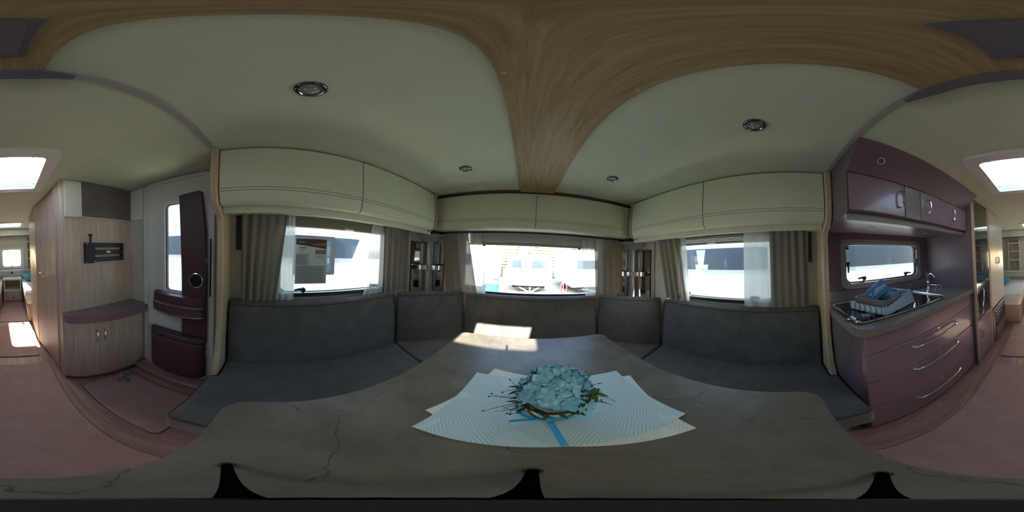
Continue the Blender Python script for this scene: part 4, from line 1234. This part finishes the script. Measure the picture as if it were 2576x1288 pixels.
# heater and wardrobe
ht = thing('gas_heater', 'grey gas heater with louvred front below the white wardrobe', 'heater', (0.8, -2.46, 0))
MB().prism(rrect(0.545, 1.15, -2.84, -2.075, (0.02, 0.10, 0.10, 0.02), 6), 0.0, 0.53, 'z').build('body', 'heater', ht, bevel=0.015)
for k in range(5):
    zz = 0.26 + k * 0.05
    MB().prism([(0.530, zz), (0.548, zz + 0.012), (0.548, zz + 0.036), (0.530, zz + 0.026)], -2.74, -2.17, 'y').build('louvre', 'switch', ht)
B(0.532, 0.548, -2.74, -2.17, 0.04, 0.23).build('front_panel', 'heater', ht, bevel=0.004)
wd = thing('wardrobe', 'tall white wardrobe beyond the refrigerator', 'wardrobe', (0.87, -2.46, 0.56))
B(0.575, 1.186, -2.88, -2.07, 0.56, 1.945).build('carcass', 'white', wd)
for ya, yb, yh in ((-2.47, -2.08, -2.44), (-2.875, -2.476, -2.51)):
    dr = B(0.556, 0.574, ya, yb, 0.57, 1.935).build('door', 'white', wd, bevel=0.004)
    MB().tube([(0.558, yh, 1.18), (0.535, yh, 1.19), (0.535, yh, 1.27), (0.558, yh, 1.28)], 0.006, 8).build('handle', 'brushed', dr, smooth=True)

# ------------------------------------------------------------------ cupboard corner behind the entrance door (left)
sc_ = thing('shoe_cabinet', 'low oak cupboard with curved front and mauve grey top beside the entrance door', 'cabinet', (-0.82, -1.22, 0))
FO = [(-0.457, -1.279), (-0.465, -1.265), (-0.53, -1.225), (-0.623, -1.19), (-0.73, -1.165), (-0.836, -1.145), (-0.94, -1.13), (-1.043, -1.118), (-1.187, -1.108), (-1.187, -1.279)]
MB().prism([(x, y - (0.0 if i in (0, 9) else 0.0)) for i, (x, y) in enumerate(FO)], 0.05, 0.732, 'z').build('carcass', 'oak', sc_, smooth=True)
MB().prism([(x, y - 0.02 if 0 < i < 9 else y) for i, (x, y) in enumerate(FO)], 0.0, 0.05, 'z').build('plinth', 'shelfdark', sc_)
TOPO = [(-0.45, -1.279), (-0.452, -1.20), (-0.48, -1.165), (-0.54, -1.125), (-0.63, -1.095), (-0.723, -1.075), (-0.85, -1.048), (-0.946, -1.035), (-1.08, -1.022), (-1.187, -1.02), (-1.187, -1.279)]
MB().prism(TOPO, 0.733, 0.80, 'z').build('top_board', 'shelfdark', sc_, smooth=True)
def strip(pts, z0, z1, th):
    return MB().prism(pts + [(x, y - th) for x, y in reversed(pts)], z0, z1, 'z')
for seg_ in ([(-0.50, -1.237), (-0.53, -1.219), (-0.623, -1.184), (-0.728, -1.160)], [(-0.734, -1.158), (-0.836, -1.139), (-0.94, -1.124), (-1.043, -1.112), (-1.16, -1.104)]):
    dr = strip(seg_, 0.09, 0.725, 0.006).build('door', 'oak', sc_, smooth=True)
    xh, yh = (-0.70, -1.163) if seg_[0][0] > -0.6 else (-0.765, -1.150)
    MB().tube([(xh, yh, 0.50), (xh, yh + .024, 0.51), (xh, yh + .028, 0.56), (xh, yh + .024, 0.61), (xh, yh, 0.62)], 0.005, 8).build('handle', 'chrome', dr, smooth=True)
wc = thing('wall_cupboard', 'flush upper cupboard with dark middle panel above the bracket', 'cabinet', (-0.82, -1.275, 1.61))
B(-1.185, -0.49, -1.279, -1.262, 1.61, 1.94).build('back_board', 'white', wc)
B(-0.64, -0.492, -1.262, -1.25, 1.612, 1.938).build('pale_panel', 'white', wc, bevel=0.003)
B(-1.165, -0.644, -1.262, -1.248, 1.618, 1.938).build('dark_panel', 'panel_dark', wc, bevel=0.003)
tag(B(-1.188, -1.176, -1.26, -1.085, 1.62, 1.94).build('side_panel', 'white', bevel=0.003), 'pale narrow panel on the wall between cupboard and entrance door', 'panel')
tv = thing('screen_bracket', 'black folding screen bracket screwed to the oak wall', 'bracket', (-0.85, -1.26, 1.22))
B(-0.75, -0.655, -1.279, -1.235, 1.215, 1.39).build('wall_plate', 'black', tv, bevel=0.006)
MB().tube([(-0.712, -1.25, 1.385), (-0.712, -1.25, 1.455)], 0.010, 12).lathe([(0.018, 0), (0.018, 0.014), (0.014, 0.018)], 16, (-0.712, -1.25, 1.448)).build('lock_pin', 'black', tv, smooth=True)
for za, zb_ in ((1.348, 1.388), (1.285, 1.326), (1.225, 1.262)):
    B(-1.06, -0.74, -1.262, -1.238, za, zb_).build('arm', 'black', tv, bevel=0.004)
B(-1.06, -1.035, -1.268, -1.232, 1.228, 1.386).build('hinge_post', 'black', tv, bevel=0.004)
B(-0.905, -0.865, -1.238, -1.2365, 1.298, 1.318).build('sticker', 'white', tv)
for xx, zz in ((-0.668, 1.38), (-0.668, 1.225), (-0.74, 1.225)):
    MB().lathe([(0.006, 0), (0.005, 0.003), (0.001, 0.004)], 10).move(Matrix.Translation((xx, -1.235, zz)) @ Matrix.Rotation(-PI / 2, 4, 'X')).build('screw', 'brushed', tv, smooth=True)

# ------------------------------------------------------------------ floor coverings
def rug(x0, x1, y0, y1, th, label, r=0.03):
    t = thing('carpet', label, 'carpet', ((x0 + x1) / 2, (y0 + y1) / 2, 0.0005), 'carpets on the caravan floor')
    MB().prism(rrect(x0, x1, y0, y1, r), 0.0005, th, 'z').build('pile', 'carpet', t, bevel=0.003)
    MB().tube([(x, y, th * 0.55) for x, y in rrect(x0, x1, y0, y1, r)], th * 0.5, 6, closed=True).build('bound_edge', 'shelfdark', t, smooth=True)
rug(-0.38, 0.42, -1.60, 1.08, 0.010, 'long beige carpet under the table and along the aisle')
rug(-0.31, 0.40, -2.86, -1.78, 0.010, 'beige carpet in the aisle with a bright sun patch')
rug(-0.245, 0.24, -4.19, -2.92, 0.010, 'narrow beige carpet between the two beds')
rug(-0.985, -0.535, -1.12, -0.40, 0.010, 'beige door mat in front of the entrance step')
t = thing('butterfly_ornament', 'flat mauve butterfly shaped ornament lying by the entrance step', 'ornament', (-0.895, -1.045, 0.0105))
bf = [(0, 0.015), (0.02, 0.06), (0.07, 0.075), (0.085, 0.04), (0.06, 0.008), (0.075, -0.03), (0.055, -0.062), (0.02, -0.045), (0, -0.02), (-0.02, -0.045), (-0.055, -0.062), (-0.075, -0.03), (-0.06, 0.008), (-0.085, 0.04), (-0.07, 0.075), (-0.02, 0.06)]
Mf = Matrix.Translation((-0.895, -1.045, 0.0)) @ Matrix.Rotation(math.radians(35), 4, 'Z')
MB().prism(bf, 0.0105, 0.020, 'z').move(Mf).build('plate', 'shelfdark', t, bevel=0.002)
MB().tube([Mf @ Vector((x, y, 0.021)) for x, y in bf], 0.0035, 6, closed=True).build('pale_outline', 'white', t, smooth=True)
MB().tube([Mf @ Vector((x * 0.6, y * 0.6, 0.021)) for x, y in bf], 0.0025, 6, closed=True).build('pale_outline', 'white', t, smooth=True)

# ------------------------------------------------------------------ bedroom at the rear
for s in (-1, 1):
    bd = thing('single_bed', 'single bed with white cover on the %s' % ('washroom side at the rear' if s < 0 else 'wardrobe side at the rear'), 'bed', (s * 0.72, -3.75, 0), 'rear single beds')
    ol = [(0.29, -2.90), (0.60, -2.89), (1.186, -2.89), (1.186, -4.645), (0.27, -4.645)]
    MB().prism([(x * s, y) for x, y in ol], 0.0, 0.36, 'z').build('bed_base', 'bench', bd, bevel=0.01)
    ol2 = [(0.265, -2.93), (0.30, -2.885), (0.62, -2.875), (1.184, -2.875), (1.184, -4.64), (0.255, -4.64)]
    MB().prism([(x * s, y) for x, y in ol2], 0.362, 0.54, 'z').build('mattress', 'linen', bd, bevel=0.035, seg=4)
    MB().prism([(x * s + (0.72 * s - x * s) * -0.01, -3.76 + (y + 3.76) * 1.004) for x, y in ol2], 0.46, 0.575, 'z').build('bed_cover', 'linen', bd, bevel=0.045, seg=4)
    MB().tube([(x * s * 1.002, y + 0.001, 0.455) for x, y in ol2[:3]], 0.005, 6).build('cover_hem', 'linen', bd, smooth=True)
def pillow(P, rot, lbl):
    def f(u, v):
        a, b = (u - .5) * 2, (v - .5) * 2
        return (a * 0.24, b * 0.16, 0)
    V, F = [], []
    mbp = MB()
    n_ = 12
    for sgn in (1, -1):
        def g(u, v, sgn=sgn):
            a, b = (u - .5) * 2, (v - .5) * 2
            th = 0.07 * ((1 - a ** 4) * (1 - b ** 4)) ** 0.6
            return (a * 0.23 * (1 - 0.06 * b * b), b * 0.16 * (1 - 0.06 * a * a), sgn * th)
        mbp.grid(g, n_, n_)
    mbp.move(Matrix.Translation(P) @ rot)
    o = mbp.build('pillow', 'bluecloth', smooth=True, ang=180)
    return tag(o, lbl, 'pillow', 'blue pillows on the beds')
pillow((-0.52, -4.25, 0.672), Matrix.Rotation(math.radians(20), 4, 'Z') @ Matrix.Rotation(math.radians(-18), 4, 'X'), 'blue pillow on the bed at the washroom side')
pillow((0.86, -3.85, 0.672), Matrix.Rotation(math.radians(-15), 4, 'Z') @ Matrix.Rotation(math.radians(-14), 4, 'X'), 'blue pillow on the bed at the wardrobe side')
ns = thing('nightstand', 'white and oak nightstand with open niche and drawer between the beds', 'nightstand', (-0.01, -4.42, 0))
B(-0.245, 0.235, -4.645, -4.235, 0.0, 0.30).build('carcass', 'bench', ns)
B(-0.235, 0.225, -4.237, -4.222, 0.055, 0.17).build('drawer', 'oak', ns, bevel=0.003)
dr = B(-0.235, 0.225, -4.237, -4.222, 0.18, 0.29).build('drawer', 'oak', ns, bevel=0.003)
MB().lathe([(0.02, 0), (0.018, 0.012), (0.004, 0.016)], 16).move(Matrix.Translation((-0.01, -4.222, 0.11)) @ Matrix.Rotation(-PI / 2, 4, 'X')).build('knob', 'black', ns, smooth=True)
B(-0.245, 0.235, -4.645, -4.20, 0.30, 0.345).build('middle_shelf', 'white', ns, bevel=0.004)
for xx in (-0.235, 0.195):
    B(xx, xx + .03, -4.645, -4.23, 0.345, 0.60).build('side', 'white', ns, bevel=0.003)
B(-0.205, 0.195, -4.645, -4.62, 0.345, 0.60).build('niche_back', 'bench', ns)
MB().prism(rrect(-0.255, 0.245, -4.645, -4.20, (0.01, 0.01, 0.05, 0.05)), 0.60, 0.655, 'z').build('top', 'white', ns, bevel=0.008)
hs = thing('headboard_shelf', 'pale shelf board along the rear wall below the small window', 'shelf', (0, -4.6, 0.8))
B(-1.185, 1.185, -4.645, -4.52, 0.80, 0.845).build('board', 'white', hs, bevel=0.004)
B(-1.185, 1.185, -4.645, -4.60, 0.66, 0.80).build('riser', 'white', hs)
B(-0.03, 0.03, -4.602, -4.59, 0.72, 0.775).build('socket', 'switch', hs, bevel=0.004)
for s in (-1, 1):
    nsf = thing('wall_niche', 'open oak shelf niche on the rear wall, %s side' % ('washroom' if s < 0 else 'wardrobe'), 'shelf', (s * 0.6, -4.6, 0.85), 'rear wall niches')
    a, b = sorted((s * 0.43, s * 0.76))
    B(a, b, -4.645, -4.63, 0.846, 1.70).build('back_board', 'bench', nsf)
    for zz in (1.13, 1.37, 1.60):
        B(a, b, -4.63, -4.50, zz, zz + .03).build('shelf_board', 'white', nsf, bevel=0.003)
    for xx in (a, b - .02):
        B(xx, xx + .02, -4.63, -4.50, 0.846, 1.70).build('side_board', 'white', nsf)
rl = thing('overhead_locker', 'white overhead locker across the rear wall above the beds', 'overhead locker', (0, -4.5, 1.78))
B(-1.185, 1.185, -4.645, -4.34, 1.775, 1.945).build('body', 'white', rl)
for k in range(4):
    B(-1.18 + k * 0.5925, -0.592 + k * 0.5925, -4.34, -4.32, 1.775, 1.94).build('door', 'white', rl, bevel=0.004)
B(-1.185, 1.185, -4.36, -4.325, 1.755, 1.775).build('light_strip', 'switch', rl)

# ------------------------------------------------------------------ outside
gz = -0.45
o = B(-40, 40, -30, 40, gz - 0.05, gz).build('ground', 'gravel', kind='structure')
o['label'] = 'pale gravel yard around the caravan'

def caravan(label, x0, x1, y0, y1, zt, face, wins, vents=(), nose=0.25, group='parked white caravans outside', stripe=True, door=None):
    """box caravan; face 'x+' / 'x-' / 'y-' is the side seen from the window; wins: (a0,a1,z0,z1) on that face"""
    t = thing('parked_caravan', label, 'caravan', ((x0 + x1) / 2, (y0 + y1) / 2, gz), group)
    if face[0] == 'x':
        pr = [(y0, 0.0), (y1 - 0.1, 0.0), (y1, 0.35), (y1, 1.0), (y1 - nose * 0.5, 1.75), (y1 - nose, zt - 0.08), (y1 - nose - .15, zt), (y0 + .15, zt), (y0, zt - 0.12)]
        MB().prism(pr, x0, x1, 'x').build('body', 'vanwhite', t, bevel=0.03)
    else:
        pr = [(x0, 0.0), (x1, 0.0), (x1, zt - 0.15), (x1 - .18, zt), (x0 + .18, zt), (x0, zt - .15)]
        MB().prism(pr, y0, y1, 'y').build('body', 'vanwhite', t, bevel=0.05)
    def onface(a0, a1, z0, z1, d0, d1, r=0.02):
        if face == 'x+':
            return MB().prism(rrect(a0, a1, z0, z1, r), x1 + d0, x1 + d1, 'x')
        if face == 'x-':
            return MB().prism(rrect(a0, a1, z0, z1, r), x0 - d1, x0 - d0, 'x')
        return MB().prism(rrect(a0, a1, z0, z1, r), y0 - d1, y0 - d0, 'y')
    for w_ in wins:
        onface(*w_[:4], -0.01, 0.018, w_[4] if len(w_) > 4 else 0.04).build('window', 'vanglass', t)
    if stripe and face[0] == 'x':
        onface(y0 + .05, y1 - .3, 1.12, 1.20, -0.01, 0.006).build('stripe', 'vanstripe', t)
        onface(y0 + .05, y1 - .2, 1.645, 1.655, -0.01, 0.006, 0.004).build('moulding', 'vanstripe', t)
    for (a0, a1, z0, z1) in vents:
        vt = onface(a0, a1, z0, z1, -0.01, 0.015, 0.02).build('vent', 'white', t)
        n_ = 13
        for k in range(n_):
            zz = z0 + 0.03 + (z1 - z0 - 0.06) * k / (n_ - 1)
            onface(a0 + .02, a1 - .02, zz - 0.006, zz + 0.006, 0.015, 0.024, 0.002).build('vent_slat', 'vanstripe', vt)
    cx, cy = (x0 + x1) / 2, (y0 + y1) / 2
    if face[0] == 'x':
        for xx in (x0 + .12, x1 - .12):
            MB().tube([(xx - .1, cy - .3, gz + .32), (xx + .1, cy - .3, gz + .32)], 0.32, 20).build('wheel', 'tyre', t, smooth=True)
        B(cx - .7, cx + .7, y0 + .3, y1 - .2, gz + .25, 0.02).build('chassis', 'tyre', t)
        MB().tube([(cx - .5, y1 - .2, -.12), (cx, y1 + 1.1, -.10)], 0.04, 8).tube([(cx + .5, y1 - .2, -.12), (cx, y1 + 1.1, -.10)], 0.04, 8).build('drawbar', 'steel', t)
        MB().tube([(cx, y1 + .95, gz), (cx, y1 + .95, 0.05)], 0.035, 8).build('jockey_post', 'steel', t, smooth=True)
    else:
        for xx in (x0 + .2, x1 - .2):
            MB().tube([(xx - .1, y0 + 2.4, gz + .32), (xx + .1, y0 + 2.4, gz + .32)], 0.32, 20).build('wheel', 'tyre', t, smooth=True)
        B(cx - .7, cx + .7, y0 + .3, y1 - .2, gz + .25, 0.02).build('chassis', 'tyre', t)
        MB().tube([(cx - .5, y0 + .2, -.12), (cx, y0 - 1.1, -.10)], 0.035, 8).tube([(cx + .5, y0 + .2, -.12), (cx, y0 - 1.1, -.10)], 0.035, 8).build('drawbar', 'steel', t)
        MB().tube([(cx, y0 - .95, gz), (cx, y0 - .95, 0.10)], 0.035, 8).build('jockey_post', 'steel', t, smooth=True)
    return t
c1 = caravan('white caravan parked close on the entrance side with dark window band and vents', -5.2, -2.9, -5.2, 1.86, 2.35, 'x+', [(-1.6, 1.10, 1.21, 1.59), (-4.8, -1.66, 1.21, 1.595)], [(-2.10, -1.83, 1.70, 2.13), (-2.12, -1.84, 0.42, 0.83)], nose=0.12)
MB().prism([(1.13, 1.21), (1.56, 1.21), (1.71, 1.59), (1.13, 1.59)], -2.91, -2.882, 'x').build('corner_window', 'vanglass', c1)
MB().ring(rrect(0.40, 1.172, 0.90, 1.60, 0.03), rrect(0.46, 1.10, 0.96, 1.55, 0.03), -2.90, -2.86, 'x').build('window_surround', 'black', c1)
MB().prism(rrect(0.45, 1.11, 0.95, 1.56, 0.03), -2.885, -2.868, 'x').build('open_window', 'vanglass', c1)
c2 = caravan('white caravan parked close on the kitchen side with a long dark window band', 2.9, 5.2, -5.5, 3.2, 2.35, 'x-', [(-4.9, 0.2, 1.20, 1.625), (0.26, 2.6, 1.20, 1.62)], nose=0.2)
MB().prism([(1.50, 1.60), (1.71, 1.60), (1.66, 1.30), (1.63, 1.20), (1.57, 1.20), (1.54, 1.30)], 2.872, 2.884, 'x').build('curtain_strip', 'vanstripe', c2)
for yy in (1.50, 1.66):
    MB().prism([(yy - .05, 1.20), (yy + .05, 1.20), (yy + .065, 1.30), (yy - .065, 1.30)], 2.868, 2.884, 'x').build('window_pot', 'vanwhite', c2)
caravan('white caravan in the yard left of centre seen through the front window', -5.2, -2.0, 7.2, 13.0, 2.1, 'y-', [(-4.6, -2.6, 1.0, 1.5, 0.06)], group='caravans beyond the front window')
caravan('white caravan facing the front window in the middle of the yard', -1.0, 1.3, 8.2, 13.0, 1.55, 'y-', [(-0.75, 1.05, 0.9, 1.3, 0.06)], group='caravans beyond the front window')
caravan('white caravan in the yard right of centre beyond the front window', 2.2, 4.5, 7.8, 13.0, 1.9, 'y-', [(2.5, 4.2, 0.95, 1.4, 0.06)], group='caravans beyond the front window')
# boarded bank behind the yard
fe = thing('retaining_fence', 'long grey green boarded fence with pale posts behind the caravans', 'fence', (0, 16, gz))
for k in range(11):
    B(-16, 16, 16.0, 16.06, gz + 0.05 + 0.30 * k, gz + 0.27 + 0.30 * k).build('board', 'fence', fe)
for k in range(11):
    B(-16 + 3.2 * k - .06, -16 + 3.2 * k + .06, 15.92, 16.0, gz, gz + 3.5).build('post', 'vanwhite', fe)
def blob(P, r, seed):
    rg = random.Random(seed)
    ph = [rg.uniform(0, 6.28) for _ in range(6)]
    def f(u, v):
        a, b = 2 * PI * u, PI * v
        n_ = Vector((math.sin(b) * math.cos(a), math.sin(b) * math.sin(a), math.cos(b)))
        k = 1 + 0.14 * math.sin(5 * a + ph[0]) * math.sin(4 * b + ph[1]) + 0.1 * math.sin(9 * n_.z + ph[2] + 3 * a)
        return (P[0] + n_.x * r[0] * k, P[1] + n_.y * r[1] * k, P[2] + n_.z * r[2] * k)
    return MB().grid(f, 28, 16)
for i, (x, y, rr, hh, side) in enumerate(((-13.5, 19.5, 2.1, 3.2, 'far left'), (-8.2, 19.5, 2.1, 3.6, 'left'), (-2.9, 19.5, 2.1, 3.0, 'left of centre'), (2.4, 19.5, 2.1, 3.4, 'right of centre'), (7.7, 19.5, 2.1, 3.1, 'right'), (13.0, 19.5, 2.1, 3.5, 'far right'))):
    t = thing('bush', 'rounded green bush behind the fence, %s of the yard' % side, 'bush', (x, y, gz), 'bushes behind the fence')
    blob((x, y, hh), (rr, rr * .8, hh * 0.8), i).build('foliage', 'hedge', t, smooth=True, ang=180)
    MB().tube([(x, y, gz), (x, y, hh)], 0.15, 8).build('stem', 'bark', t, smooth=True)
t = thing('storage_crate', 'bright blue plastic crate on the ground outside the front window', 'crate', (-1.42, 7.0, gz))
MB().ring(rrect(-1.70, -1.20, 6.6, 7.2, 0.05), rrect(-1.67, -1.23, 6.63, 7.17, 0.05), gz + .05, 0.28, 'z').prism(rrect(-1.70, -1.20, 6.6, 7.2, 0.05), gz, gz + .05, 'z').build('tub', 'blueplastic', t)
MB().prism(rrect(-1.73, -1.17, 6.57, 7.23, 0.05), 0.28, 0.33, 'z').build('lid', 'vanstripe', t, bevel=0.01)
t = thing('water_hose', 'coiled red water hose hanging on a stand outside the front window', 'hose', (1.70, 7.4, gz))
for k in range(4):
    MB().tube([(1.70 + (0.12 + .012 * k) * math.cos(2 * PI * j / 24), 7.28 + .02 * k, 0.08 + (0.24 + .012 * k) * math.sin(2 * PI * j / 24)) for j in range(24)], 0.014, 6, closed=True).build('coil', 'redhose', t, smooth=True)
MB().tube([(1.70, 7.38, gz), (1.70, 7.38, 0.38)], 0.02, 8).build('stand', 'steel', t, smooth=True)
